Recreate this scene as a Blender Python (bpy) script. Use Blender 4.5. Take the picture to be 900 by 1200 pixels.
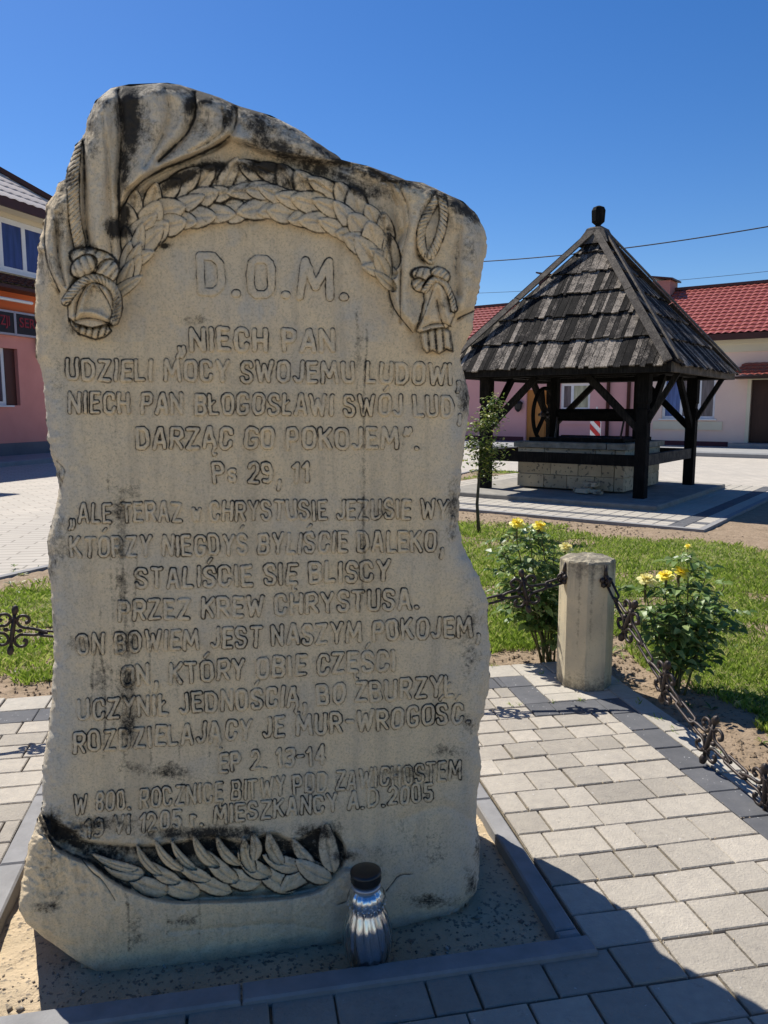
import bpy, math, random
import numpy as np
from mathutils import Vector, Matrix
random.seed(7); rng = np.random.default_rng(7)
S = bpy.context.scene
for o in list(bpy.data.objects): bpy.data.objects.remove(o)
COL = S.collection

# ------------------------------------------------------------ camera, sky, sun, exposure
CAMH, PITCH, FPX = 1.5, math.radians(7.6), 900.0
cam = bpy.data.cameras.new('camera'); camo = bpy.data.objects.new('camera', cam); COL.objects.link(camo)
cam.sensor_fit = 'VERTICAL'; cam.sensor_height = 36; cam.lens = 27.0
cam.clip_start = 0.05; cam.clip_end = 2000
camo.location = (0, 0, CAMH); camo.rotation_euler = (math.pi/2 - PITCH, 0, 0)
S.camera = camo
SUN_ELEV = math.radians(52); SHADOW_AZ = math.radians(-51)      # heading in which shadows fall
W = bpy.data.worlds.new("World"); S.world = W; W.use_nodes = True
nt = W.node_tree; nt.nodes.clear()
sky = nt.nodes.new('ShaderNodeTexSky'); sky.sky_type = 'NISHITA'; sky.sun_disc = False
sky.sun_elevation = SUN_ELEV
_sx, _sy = -math.cos(SHADOW_AZ), -math.sin(SHADOW_AZ)
sky.sun_rotation = math.atan2(_sx, _sy) % (2*math.pi)
sky.altitude = 300; sky.air_density = 1.0; sky.dust_density = 0.25; sky.ozone_density = 4.0
bgn = nt.nodes.new('ShaderNodeBackground'); bgn.inputs['Strength'].default_value = 0.10
outn = nt.nodes.new('ShaderNodeOutputWorld')
gam = nt.nodes.new('ShaderNodeHueSaturation'); gam.inputs['Hue'].default_value = .509; gam.inputs['Saturation'].default_value = 1.30; gam.inputs['Value'].default_value = .76
nt.links.new(sky.outputs[0], gam.inputs['Color']); nt.links.new(gam.outputs[0], bgn.inputs['Color']); nt.links.new(bgn.outputs[0], outn.inputs['Surface'])
sl = bpy.data.lights.new('sun', 'SUN'); sl.energy = 4.6; sl.angle = math.radians(0.5); sl.color = (1.0, 0.955, 0.88)
so = bpy.data.objects.new('sun', sl); COL.objects.link(so)
sdir = Vector((math.cos(SHADOW_AZ)*math.cos(SUN_ELEV), math.sin(SHADOW_AZ)*math.cos(SUN_ELEV), -math.sin(SUN_ELEV)))
so.rotation_euler = sdir.to_track_quat('-Z', 'Y').to_euler(); so.location = (-10, 12, 20)
S.view_settings.view_transform = 'Standard'; S.view_settings.look = 'None'
S.view_settings.exposure = 0.64; S.view_settings.gamma = 1.0
try: S.view_settings.use_curve_mapping = False
except Exception: pass

# ------------------------------------------------------------ projection helpers: photo pixel (900x1200) -> place
CP, SP = math.cos(PITCH), math.sin(PITCH)
CAMP = Vector((0, 0, CAMH))
def ray(x, y):
    a = (x-450)/FPX; b = (600-y)/FPX
    return Vector((a, CP + b*SP, -SP + b*CP))
def G(x, y, z=0.0):
    r = ray(x, y); return CAMP + r*((z-CAMH)/r.z)
TH = math.radians(11)
EX = Vector((math.cos(TH), math.sin(TH), 0)); EY = Vector((-math.sin(TH), math.cos(TH), 0))
def Mp(x, y, z=0.0): return EX*x + EY*y + Vector((0, 0, z))      # monument frame -> world
class Frame:
    def __init__(s, o, dx):
        s.o = Vector((o[0], o[1], 0)); s.x = Vector((dx[0], dx[1], 0)).normalized(); s.y = Vector((-s.x.y, s.x.x, 0))
    def p(s, x, y, z): return s.o + s.x*x + s.y*y + Vector((0, 0, z))
    def at(s, px, py, off=0.0):                                  # pixel -> (x, z) on the vertical plane y = off
        r = ray(px, py); t = (s.o + s.y*off - CAMP).dot(s.y)/r.dot(s.y); q = CAMP + r*t
        return (q-s.o).dot(s.x), q.z
MF = Frame((0, 0), (EX.x, EX.y))

# ------------------------------------------------------------ mesh helpers
def link(o, parent=None):
    COL.objects.link(o)
    if parent is not None: o.parent = parent
    return o
def tag(o, label=None, cat=None, group=None, kind=None):
    if label: o['label'] = label
    if cat: o['category'] = cat
    if group: o['group'] = group
    if kind: o['kind'] = kind
    return o
def empty(name, loc, label, cat, group=None, rz=0):
    o = bpy.data.objects.new(name, None); o.location = loc; o.rotation_euler = (0, 0, rz); o.empty_display_size = .1
    COL.objects.link(o); tag(o, label, cat, group); bpy.context.view_layer.update(); return o
class MB:
    def __init__(s): s.v = []; s.f = []; s.m = []; s.mi = 0
    def add(s, vs, fs):
        n = len(s.v); s.v += [tuple(v) for v in vs]; s.f += [tuple(i+n for i in f) for f in fs]; s.m += [s.mi]*len(fs)
    def box(s, p, x0, x1, y0, y1, z0, z1):                       # p: function (x,y,z)->world
        vs = [p(x, y, z) for z in (z0, z1) for (x, y) in ((x0, y0), (x1, y0), (x1, y1), (x0, y1))]
        s.add(vs, [(3, 2, 1, 0), (4, 5, 6, 7), (0, 1, 5, 4), (1, 2, 6, 5), (2, 3, 7, 6), (3, 0, 4, 7)])
    def bevbox(s, p, x0, x1, y0, y1, z0, z1, b):
        vs = []
        for (z, i) in ((z0, 0), (z1-b, 0), (z1, b)):
            vs += [p(x, y, z) for (x, y) in ((x0+i, y0+i), (x1-i, y0+i), (x1-i, y1-i), (x0+i, y1-i))]
        fs = [(3, 2, 1, 0), (8, 9, 10, 11)]
        for k in (0, 4):
            for i in range(4): fs.append((k+i, k+(i+1) % 4, k+4+(i+1) % 4, k+4+i))
        s.add(vs, fs)
    def beam(s, a, b, w, h, up=Vector((0, 0, 1))):
        a = Vector(a); b = Vector(b); d = (b-a).normalized(); sd = d.cross(up)
        if sd.length < 1e-4: sd = d.cross(Vector((0.6, .8, 0)))
        sd.normalize(); u = sd.cross(d).normalized()
        vs = [q + sd*sx*w/2 + u*uz*h/2 for q in (a, b) for (sx, uz) in ((-1, -1), (1, -1), (1, 1), (-1, 1))]
        s.add(vs, [(0, 1, 2, 3), (7, 6, 5, 4), (0, 4, 5, 1), (1, 5, 6, 2), (2, 6, 7, 3), (3, 7, 4, 0)])
    def tube(s, pts, r, n=8, caps=True):
        pts = [Vector(p) for p in pts]; k = len(pts)
        rs = r if isinstance(r, (list, tuple)) else [r]*k
        ring = []; prev = None
        for i, p in enumerate(pts):
            d = (pts[min(i+1, k-1)]-pts[max(i-1, 0)])
            if d.length < 1e-9: d = Vector((0, 0, 1))
            d.normalize()
            if prev is None: a = d.orthogonal().normalized()
            else:
                a = prev - d*prev.dot(d)
                a = a.normalized() if a.length > 1e-6 else d.orthogonal().normalized()
            prev = a; b = d.cross(a)
            ring.append([p + (a*math.cos(t)+b*math.sin(t))*rs[i] for t in [2*math.pi*j/n for j in range(n)]])
        vs = [v for rg in ring for v in rg]; fs = []
        for i in range(k-1):
            for j in range(n): fs.append((i*n+j, i*n+(j+1) % n, (i+1)*n+(j+1) % n, (i+1)*n+j))
        if caps: fs.append(tuple(range(n-1, -1, -1))); fs.append(tuple((k-1)*n+j for j in range(n)))
        s.add(vs, fs)
    def lathe(s, p, prof, n=24, rfun=None):                      # prof: list of (r,z)
        vs = []; fs = []
        for i, (r, z) in enumerate(prof):
            for j in range(n):
                t = 2*math.pi*j/n; rr = r if rfun is None else r*rfun(t, z)
                vs.append(p(rr*math.cos(t), rr*math.sin(t), z))
        for i in range(len(prof)-1):
            for j in range(n): fs.append((i*n+j, i*n+(j+1) % n, (i+1)*n+(j+1) % n, (i+1)*n+j))
        fs.append(tuple(range(n-1, -1, -1))); fs.append(tuple((len(prof)-1)*n+j for j in range(n)))
        s.add(vs, fs)
    def ball(s, c, r, n=8, sq=(1, 1, 1)):
        c = Vector(c); vs = []; fs = []
        for i in range(n//2+1):
            ph = math.pi*i/(n//2)
            for j in range(n):
                t = 2*math.pi*j/n
                vs.append(c+Vector((r*sq[0]*math.sin(ph)*math.cos(t), r*sq[1]*math.sin(ph)*math.sin(t), r*sq[2]*math.cos(ph))))
        for i in range(n//2):
            for j in range(n): fs.append((i*n+j, (i+1)*n+j, (i+1)*n+(j+1) % n, i*n+(j+1) % n))
        s.add(vs, fs)
    def mesh(s, name, mats, smooth=False):
        me = bpy.data.meshes.new(name); me.from_pydata(s.v, [], s.f)
        for m in (mats if isinstance(mats, (list, tuple)) else [mats]): me.materials.append(m)
        if any(s.m): me.polygons.foreach_set('material_index', s.m)
        if smooth: me.polygons.foreach_set('use_smooth', [True]*len(s.f))
        me.update(); return me
    def build(s, name, mats, parent=None, smooth=False):
        me = s.mesh(name, mats, smooth); o = bpy.data.objects.new(name, me); COL.objects.link(o)
        if parent is not None:
            o.parent = parent; o.matrix_parent_inverse = parent.matrix_world.inverted()
        return o
def np_mesh(name, V, Fq, mat, smooth=False, attrs=None):
    V = np.asarray(V, np.float32); Fq = np.asarray(Fq, np.int32); k = Fq.shape[1]; n = len(Fq)
    me = bpy.data.meshes.new(name); me.vertices.add(len(V)); me.vertices.foreach_set('co', V.ravel())
    me.loops.add(n*k); me.loops.foreach_set('vertex_index', Fq.ravel())
    me.polygons.add(n); me.polygons.foreach_set('loop_start', np.arange(0, n*k, k, dtype=np.int32))
    if smooth: me.polygons.foreach_set('use_smooth', np.ones(n, bool))
    me.materials.append(mat); me.update(calc_edges=True)
    for a, arr in (attrs or {}).items():
        at = me.attributes.new(a, 'FLOAT', 'POINT'); at.data.foreach_set('value', np.asarray(arr, np.float32))
    me.validate()
    if not smooth: me.shade_flat()
    return me

# ------------------------------------------------------------ numpy noise
def _h(ix, iy, s):
    n = (ix.astype(np.int64)*374761393 + iy.astype(np.int64)*668265263 + s*1442695041) & 0x7fffffff
    n = ((n ^ (n >> 13))*1274126177) & 0x7fffffff
    return ((n ^ (n >> 16)) & 0xffff)/65535.0
def vn(x, y, s=0):
    ix = np.floor(x); iy = np.floor(y); fx = x-ix; fy = y-iy; fx = fx*fx*(3-2*fx); fy = fy*fy*(3-2*fy)
    a = _h(ix, iy, s); b = _h(ix+1, iy, s); c = _h(ix, iy+1, s); d = _h(ix+1, iy+1, s)
    return (a*(1-fx)+b*fx)*(1-fy)+(c*(1-fx)+d*fx)*fy
def fbm(x, y, s=0, o=4):
    t = 0; a = .5; n = 0
    for k in range(o): t = t+a*vn(x*2**k, y*2**k, s+k*17); n += a; a *= .5
    return t/n
def sstep(a, b, x): t = np.clip((x-a)/(b-a), 0, 1); return t*t*(3-2*t)

# ------------------------------------------------------------ materials
class NT:
    def __init__(s, name):
        s.m = bpy.data.materials.new(name); s.m.use_nodes = True; s.t = s.m.node_tree; s.t.nodes.clear()
        s.o = s.n('ShaderNodeOutputMaterial'); s.b = s.n('ShaderNodeBsdfPrincipled'); s.l(s.b.outputs[0], s.o.inputs[0])
    def n(s, k, **kw):
        n = s.t.nodes.new(k)
        for a, b in kw.items(): setattr(n, a, b)
        return n
    def l(s, a, b): s.t.links.new(a, b)
    def coord(s, kind='world'):
        if kind == 'world': return s.n('ShaderNodeNewGeometry').outputs['Position']
        return s.n('ShaderNodeTexCoord').outputs['Object']
    def noise(s, vec, scale, detail=4, rough=.6, stretch=None, seed=0):
        if stretch or seed:
            mp = s.n('ShaderNodeMapping'); s.l(vec, mp.inputs[0])
            if stretch: mp.inputs['Scale'].default_value = stretch
            mp.inputs['Location'].default_value = (seed*3.1, seed*1.7, seed*2.3); vec = mp.outputs[0]
        n = s.n('ShaderNodeTexNoise'); n.inputs['Scale'].default_value = scale; n.inputs['Detail'].default_value = detail
        n.inputs['Roughness'].default_value = rough; s.l(vec, n.inputs['Vector']); return n.outputs['Fac']
    def ramp(s, fac, stops):
        r = s.n('ShaderNodeValToRGB'); e = r.color_ramp.elements
        while len(e) < len(stops): e.new(.5)
        for i, (p, c) in enumerate(stops):
            e[i].position = p; e[i].color = (c, c, c, 1) if isinstance(c, (int, float)) else (*c, 1)
        s.l(fac, r.inputs[0]); return r.outputs[0]
    def mix(s, fac, a, b, mode='MIX'):
        n = s.n('ShaderNodeMix', data_type='RGBA', blend_type=mode)
        for sock, v in ((n.inputs[0], fac), (n.inputs[6], a), (n.inputs[7], b)):
            if hasattr(v, 'is_linked') or hasattr(v, 'links'): s.l(v, sock)
            elif isinstance(v, (int, float)) and sock == n.inputs[0]: sock.default_value = v
            else: sock.default_value = (*v, 1) if len(v) == 3 else v
        return n.outputs[2]
    def math(s, op, a, b=None, clamp=False):
        n = s.n('ShaderNodeMath', operation=op); n.use_clamp = clamp
        for sock, v in ((n.inputs[0], a), (n.inputs[1], b)):
            if v is None: continue
            if isinstance(v, (int, float)): sock.default_value = v
            else: s.l(v, sock)
        return n.outputs[0]
    def bump(s, h, strength, dist, prev=None):
        b = s.n('ShaderNodeBump'); b.inputs['Strength'].default_value = strength; b.inputs['Distance'].default_value = dist
        s.l(h, b.inputs['Height'])
        if prev is not None: s.l(prev, b.inputs['Normal'])
        s.l(b.outputs[0], s.b.inputs['Normal']); return b.outputs[0]
    def fin(s, col=None, rough=.8, metal=0, spec=None):
        if col is not None:
            if isinstance(col, tuple): s.b.inputs['Base Color'].default_value = (*col, 1)
            else: s.l(col, s.b.inputs['Base Color'])
        s.b.inputs['Roughness'].default_value = rough; s.b.inputs['Metallic'].default_value = metal
        if spec is not None: s.b.inputs['Specular IOR Level'].default_value = spec
        return s.m
def noisy(name, c1, c2, scale=8, rough=.85, bump=.3, bscale=60, bdist=.004, coord='world', rnd=0.0, metal=0, spec=.3, stretch=None, detail=5, speck=None):
    t = NT(name); v = t.coord(coord); f = t.noise(v, scale, detail, .6, stretch)
    c = t.mix(t.ramp(f, [(.3, 0.0), (.7, 1.0)]), c1, c2)
    if speck:
        sp = t.noise(v, speck[0], 2, .5); c = t.mix(t.ramp(sp, [(speck[1], 0.0), (speck[1]+.04, 1.0)]), c, speck[2])
    if name.endswith('paver') or name == 'paver_concrete':
        st = t.noise(v, 1.7, 6, .7, seed=5); c = t.mix(t.ramp(st, [(.35, .32), (.62, 0.0)]), c, tuple(x*.62 for x in c2))
        bl = t.noise(v, 34, 5, .7, seed=8); c = t.mix(t.ramp(bl, [(.60, 0.0), (.72, .5)]), c, tuple(x*.55 for x in c2))
    if rnd:
        oi = t.n('ShaderNodeObjectInfo'); r = t.ramp(oi.outputs['Random'], [(0, 1-rnd), (1, 1+rnd*.6)])
        c = t.mix(1.0, c, r, 'MULTIPLY')
    if bump: t.bump(t.noise(v, bscale, 6, .65, stretch), bump, bdist)
    return t.fin(c, rough, metal, spec)

def mat_stone(name, groove=False):
    t = NT(name); v = t.coord('world')
    ag = t.n('ShaderNodeAttribute', attribute_name='grime').outputs['Fac']
    at = t.n('ShaderNodeAttribute', attribute_name='tint').outputs['Fac']
    big = t.noise(v, 2.6, 6, .65); mid = t.noise(v, 13, 8, .75, seed=2); fine = t.noise(v, 170, 8, .85, seed=4); fine2 = t.noise(v, 75, 8, .85, seed=14)
    drip = t.noise(v, 22, 5, .65, (1, 1, .08), seed=6)
    c = t.mix(t.ramp(big, [(.38, 0.0), (.62, 1.0)]), (.88, .675, .40), (.80, .63, .40))
    c = t.mix(t.ramp(mid, [(.42, .0), (.68, .85)]), c, (.72, .57, .37))
    c = t.mix(t.math('MULTIPLY', t.ramp(drip, [(.48, 0.0), (.66, 1.0)]), .45), c, (.50, .40, .265))
    g1 = t.math('MULTIPLY', at, t.ramp(mid, [(.36, .4), (.6, 1.0)]))
    c = t.mix(g1, c, (.60, .54, .43))
    c = t.mix(t.math('MULTIPLY', t.ramp(fine, [(.50, 0.0), (.60, 1.0)]), .50), c, (.29, .24, .165))
    c = t.mix(t.math('MULTIPLY', t.ramp(fine2, [(.57, 0.0), (.66, 1.0)]), .36), c, (.20, .175, .13))
    c = t.mix(t.math('MULTIPLY', t.ramp(fine, [(.36, 1.0), (.44, 0.0)]), .35), c, (.72, .62, .44))
    # black crust and painted crease shade: threshold of grime against noise, so its edges break up into specks
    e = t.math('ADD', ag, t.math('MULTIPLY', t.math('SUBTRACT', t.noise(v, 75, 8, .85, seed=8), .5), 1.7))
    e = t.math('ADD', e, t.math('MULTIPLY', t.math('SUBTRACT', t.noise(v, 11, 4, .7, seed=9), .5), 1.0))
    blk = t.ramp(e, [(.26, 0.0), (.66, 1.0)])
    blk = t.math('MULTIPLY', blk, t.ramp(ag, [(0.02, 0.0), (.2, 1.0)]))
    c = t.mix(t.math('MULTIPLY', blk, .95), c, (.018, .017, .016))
    b1 = t.bump(t.noise(v, 30, 8, .8, seed=11), .5, .009)
    t.bump(fine, .5, .003, b1)
    return t.fin(c, .95, 0, .15)
M_STONE = mat_stone('monument_stone')
M_PAVER = noisy('paver_concrete', (.43, .385, .315), (.35, .315, .265), 26, .9, .8, 110, .006, 'world', .22, detail=9, speck=(55, .72, (.62, .59, .54)))
M_DPAVER = noisy('dark_paver', (.085, .088, .095), (.12, .12, .125), 14, .85, .35, 90, .004, 'world', .12, speck=(60, .69, (.42, .42, .42)))
M_LPAVER = noisy('light_paver', (.46, .42, .35), (.38, .35, .30), 26, .9, .7, 110, .005, 'world', .08, speck=(55, .72, (.6, .58, .54)))
M_KERB = noisy('kerb_concrete', (.27, .265, .26), (.20, .195, .19), 12, .9, .4, 120, .003, 'world')
M_BED = noisy('joint_sand', (.10, .085, .06), (.19, .155, .10), 25, .95, .5, 120, .004)
M_SAND = noisy('bed_sand', (.58, .45, .29), (.42, .335, .22), 7, .95, 1.0, 60, .012, detail=8, speck=(60, .60, (.24, .20, .15)))
M_SOIL = noisy('soil', (.33, .245, .165), (.22, .16, .10), 9, .95, .9, 30, .02, speck=(38, .60, (.13, .095, .06)))
M_PEBBLE = noisy('pebbles', (.30, .25, .18), (.16, .13, .10), 40, .9, .3, 90, .003, speck=(30, .62, (.5, .45, .38)))
def mat_leaf(name, stops, trans=.35, rough=.45):
    t = NT(name); g = t.n('ShaderNodeNewGeometry')
    c = t.ramp(t.math('ADD', g.outputs['Random Per Island'], t.math('MULTIPLY', t.math('SUBTRACT', t.noise(g.outputs['Position'], 1.6, 4, .7), .5), 1.4 if name == 'grass_blade' else 0.0), True), stops)
    t.l(c, t.b.inputs['Base Color']); t.b.inputs['Roughness'].default_value = rough
    t.b.inputs['Specular IOR Level'].default_value = .35
    tr = t.n('ShaderNodeBsdfTranslucent'); t.l(c, tr.inputs['Color'])
    mx = t.n('ShaderNodeMixShader'); mx.inputs[0].default_value = trans
    t.l(t.b.outputs[0], mx.inputs[1]); t.l(tr.outputs[0], mx.inputs[2]); t.l(mx.outputs[0], t.o.inputs[0])
    return t.m
M_GRASS = mat_leaf('grass_blade', [(0, (.12, .19, .02)), (.4, (.23, .33, .04)), (.75, (.35, .44, .08)), (1, (.52, .48, .20))], .5, .5)
M_TURF = noisy('turf', (.13, .17, .04), (.22, .19, .085), 14, .95, .9, 60, .015, speck=(25, .58, (.07, .09, .02)))
M_ROSE = mat_leaf('rose_leaf', [(0, (.055, .11, .03)), (.45, (.14, .235, .06)), (.8, (.24, .33, .11)), (1, (.36, .43, .18))], .35, .42)
M_TREE = mat_leaf('sapling_leaf', [(0, (.06, .10, .025)), (.5, (.13, .19, .035)), (.8, (.24, .28, .06)), (1, (.40, .36, .12))], .4, .45)
M_PETAL = mat_leaf('yellow_petal', [(0, (.93, .74, .04)), (.6, (.95, .83, .10)), (1, (.95, .88, .30))], .3, .5)
M_PETALP = mat_leaf('pale_petal', [(0, (.82, .72, .22)), (1, (.88, .82, .42))], .35, .5)
M_STEM = noisy('stem', (.07, .10, .03), (.12, .09, .045), 30, .7, .3, 80, .002)
M_BARK = noisy('bark', (.10, .085, .06), (.05, .042, .03), 40, .9, .6, 90, .003)
M_IRON = noisy('wrought_iron', (.02, .018, .018), (.05, .033, .026), 60, .5, .5, 150, .0015, metal=.35, spec=.5, coord='object')
def mat_bollard():
    t = NT('bollard_concrete'); v = t.coord('world')
    a = t.noise(v, 5, 5, .65); dr = t.noise(v, 20, 4, .6, (1, 1, .1), seed=3); fi = t.noise(v, 110, 5, .7)
    c = t.mix(t.ramp(a, [(.35, 0.0), (.65, 1.0)]), (.62, .53, .36), (.47, .415, .30))
    c = t.mix(t.math('MULTIPLY', t.ramp(dr, [(.52, 0.0), (.7, 1.0)]), .6), c, (.22, .205, .17))
    ag = t.n('ShaderNodeAttribute', attribute_name='grime').outputs['Fac']
    e = t.math('ADD', ag, t.math('MULTIPLY', t.math('SUBTRACT', t.noise(v, 38, 6, .8, seed=8), .5), 1.4))
    c = t.mix(t.math('MULTIPLY', t.ramp(e, [(.4, 0.0), (.8, 1.0)]), .8), c, (.075, .07, .06))
    c = t.mix(t.math('MULTIPLY', t.ramp(fi, [(.6, 0.0), (.7, 1.0)]), .5), c, (.15, .135, .10))
    t.bump(fi, .5, .004); return t.fin(c, .9, 0, .2)
M_BOLL = mat_bollard()
def mat_wood(name, lo, mid, hi, rnd_amt=1.0, stretch=(1, 1, .08), coord='object'):
    t = NT(name); v = t.coord(coord); oi = t.n('ShaderNodeObjectInfo')
    ad = t.n('ShaderNodeVectorMath', operation='ADD'); cb = t.n('ShaderNodeCombineXYZ')
    t.l(t.math('MULTIPLY', oi.outputs['Random'], 37.0), cb.inputs[0]); t.l(t.math('MULTIPLY', oi.outputs['Random'], 11.0), cb.inputs[1])
    t.l(v, ad.inputs[0]); t.l(cb.outputs[0], ad.inputs[1])
    g = t.noise(ad.outputs[0], 55, 8, .8, stretch); p = t.noise(ad.outputs[0], 6, 4, .6)
    f = t.math('ADD', t.math('MULTIPLY', g, 1.15), t.math('MULTIPLY', p, .45)); f = t.math('SUBTRACT', f, .25)
    f = t.math('ADD', f, t.math('MULTIPLY', t.math('SUBTRACT', oi.outputs['Random'], .5), .34*rnd_amt))
    c = t.ramp(f, [(.38, lo), (.58, mid), (.80, hi)] if name == 'weathered_shingle' else [(.36, lo), (.58, mid), (.82, hi)])
    t.bump(g, .8, .008); return t.fin(c, .85, 0, .08)
M_SHINGLE = mat_wood('weathered_shingle', (.006, .0055, .0055), (.034, .030, .027), (.36, .31, .255), 1.1)
M_HIP = mat_wood('hip_board_wood', (.035, .03, .027), (.12, .105, .088), (.27, .235, .19), .4)
M_DARKW = mat_wood('tarred_timber', (.006, .006, .006), (.013, .012, .011), (.04, .036, .032), .5)
M_BLOCK = noisy('well_block', (.55, .45, .30), (.40, .33, .23), 3.5, .9, .5, 50, .008, 'world', .2, speck=(16, .60, (.18, .16, .12)))
M_SLAB = noisy('well_slab', (.36, .33, .27), (.17, .155, .125), 7, .9, .6, 40, .01)
M_PLAT = noisy('platform_concrete', (.30, .28, .24), (.19, .18, .16), 5, .9, .4, 60, .005)
def mat_brick(name, c1, c2, mortar, bw, rh, ms=.012, rough=.9, off=.5, wobble=.5):
    t = NT(name); v = t.coord('world'); mp = t.n('ShaderNodeMapping'); t.l(v, mp.inputs[0]); 
    mp.inputs['Rotation'].default_value = (0, 0, wobble)
    b = t.n('ShaderNodeTexBrick'); b.offset = off; t.l(mp.outputs[0], b.inputs['Vector'])
    b.inputs['Color1'].default_value = (*c1, 1); b.inputs['Color2'].default_value = (*c2, 1); b.inputs['Mortar'].default_value = (*mortar, 1)
    b.inputs['Scale'].default_value = 1; b.inputs['Mortar Size'].default_value = ms
    b.inputs['Brick Width'].default_value = bw; b.inputs['Row Height'].default_value = rh
    n = t.noise(v, 1.3, 5, .6); c = t.mix(t.ramp(n, [(.3, .0), (.7, .35)]), b.outputs[0], tuple(x*.72 for x in c1))
    t.bump(t.noise(v, 40, 4, .6), .3, .004); return t.fin(c, rough, 0, .25)
M_PLAZA = mat_brick('plaza_paving', (.47, .425, .36), (.41, .375, .32), (.27, .24, .20), .4, .2, .010, wobble=-.64)
M_ROADL = mat_brick('walk_paving', (.45, .41, .35), (.40, .365, .315), (.22, .20, .17), .6, .16, .012, wobble=-.15)
M_GROUND = noisy('far_ground', (.36, .33, .28), (.28, .26, .22), .8, .9, .3, 20, .01)
M_WALK = noisy('sidewalk', (.30, .30, .29), (.24, .24, .235), 3, .9, .3, 30, .004)
def plaster(name, a, b): return noisy(name, a, b, 1.2, .9, .25, 40, .004)
M_PINK = plaster('pink_plaster', (.70, .38, .355), (.64, .34, .32))
M_PALE = plaster('pale_pink_plaster', (.82, .62, .50), (.76, .56, .46))
M_CREAM = plaster('cream_trim', (.72, .65, .48), (.66, .59, .43))
M_MAROON = plaster('maroon_plinth', (.12, .04, .045), (.09, .03, .035))
M_PINK2 = plaster('rose_plaster', (.74, .31, .25), (.66, .265, .215))
M_ORANGE = plaster('orange_plaster', (.72, .17, .06), (.64, .145, .05))
M_GREYP = plaster('grey_plinth', (.17, .17, .18), (.13, .13, .14))
M_WHITE = noisy('white_frame', (.80, .80, .79), (.72, .72, .71), 5, .4, .05)
def glass_dark(name, col, rough=.08, spec=.8):
    t = NT(name); v = t.coord('world'); c = t.mix(t.ramp(t.noise(v, 9, 3, .5, (1, 1, .12)), [(.35, 0.0), (.65, 1.0)]), col, tuple(x*1.8+.01 for x in col))
    return t.fin(c, rough, 0, spec)
M_GLASS = glass_dark('window_glass', (.03, .035, .05))
M_CURTB = glass_dark('blue_curtain', (.014, .028, .12), .35, .5)
M_CURTG = glass_dark('olive_blind', (.30, .29, .19), .4, .4)
M_NET = glass_dark('net_curtain', (.10, .085, .085), .2, .5)
def mat_tile(name, a, b, rough=.45):
    t = NT(name); v = t.coord('world'); n = t.noise(v, 3, 5, .7); n2 = t.noise(v, 60, 3, .6)
    c = t.mix(t.ramp(n, [(.3, 0.0), (.7, 1.0)]), a, b); c = t.mix(t.math('MULTIPLY', n2, .3), c, tuple(x*.5 for x in a))
    return t.fin(c, rough, 0, .4)
M_TILE = mat_tile('red_roof_tile', (.36, .085, .06), (.27, .06, .045))
M_TILEL = mat_tile('pale_roof_tile', (.66, .56, .47), (.52, .44, .37))
M_TILED = mat_tile('brown_roof_tile', (.10, .035, .025), (.07, .025, .02))
M_BROWN = noisy('brown_gutter', (.07, .025, .02), (.05, .02, .015), 5, .5, .1)
M_DOOR = noisy('brown_door', (.055, .025, .015), (.035, .015, .01), 12, .5, .2, 30, .004, stretch=(1, 1, .1))
M_ODOOR = noisy('orange_door', (.50, .22, .05), (.40, .16, .035), 9, .5, .1, stretch=(1, 1, .1))
M_BLACK = noisy('black_panel', (.012, .012, .014), (.02, .02, .02), 10, .4, .05)
M_ALU = noisy('aluminium', (.45, .45, .46), (.38, .38, .40), 10, .4, .05, metal=.6)
M_RED = noisy('red_lettering', (.26, .02, .03), (.20, .018, .025), 10, .5, 0)
M_SRED = noisy('stripe_red', (.50, .04, .04), (.42, .03, .03), 10, .5, .05)
M_CAP = noisy('black_plastic_cap', (.012, .012, .013), (.02, .02, .02), 30, .3, .1, spec=.5)
M_WIRE = noisy('wire', (.02, .02, .022), (.03, .03, .03), 10, .6, 0)

# ------------------------------------------------------------ ground sheets
def poly_sheet(name, pts, z, mat, parent=None, kind='structure'):
    mb = MB(); mb.add([(p[0], p[1], z) for p in pts], [tuple(range(len(pts)))])
    o = mb.build(name, mat, parent)
    if kind: o['kind'] = kind
    return o
poly_sheet('ground', [(-700, -700), (700, -700), (700, 700), (-700, 700)], -.09, M_GROUND)
WF = Frame((3.82, 14.26), (.805, -.593))                         # the well's own frame
WF.o = Vector((3.82, 14.26, 0))
LAWN = [(-7.6, -3), (-6.7, 0), (2.4, 19.5), (4.4, 18.0), (6.9, 14.1), (6.4, 13.05), (12, 8.9), (12, -3)]
def inside(poly, x, y):
    c = False; n = len(poly)
    for i in range(n):
        x1, y1 = poly[i][:2]; x2, y2 = poly[(i+1) % n][:2]
        if (y1 > y) != (y2 > y) and x < (x2-x1)*(y-y1)/(y2-y1)+x1: c = not c
    return c
def inside_np(poly, X, Y):
    c = np.zeros(X.shape, bool); n = len(poly)
    for i in range(n):
        x1, y1 = poly[i][:2]; x2, y2 = poly[(i+1) % n][:2]
        if y1 == y2: continue
        c ^= ((y1 > Y) != (y2 > Y)) & (X < (x2-x1)*(Y-y1)/(y2-y1)+x1)
    return c
# plaza: ring of quads round the lawn made as one sheet (soil lies above it)
poly_sheet('plaza', [(-60, -8), (60, -8), (60, 60), (-60, 60)], -.055, M_PLAZA)
poly_sheet('walkway', [(-18, -3), (-6.75, -3), (-6.0, 1.3), (-1.4, 11.4), (-2.95, 11.95), (-9, 9.4), (-18, 6)], -.045, M_ROADL)
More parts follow.
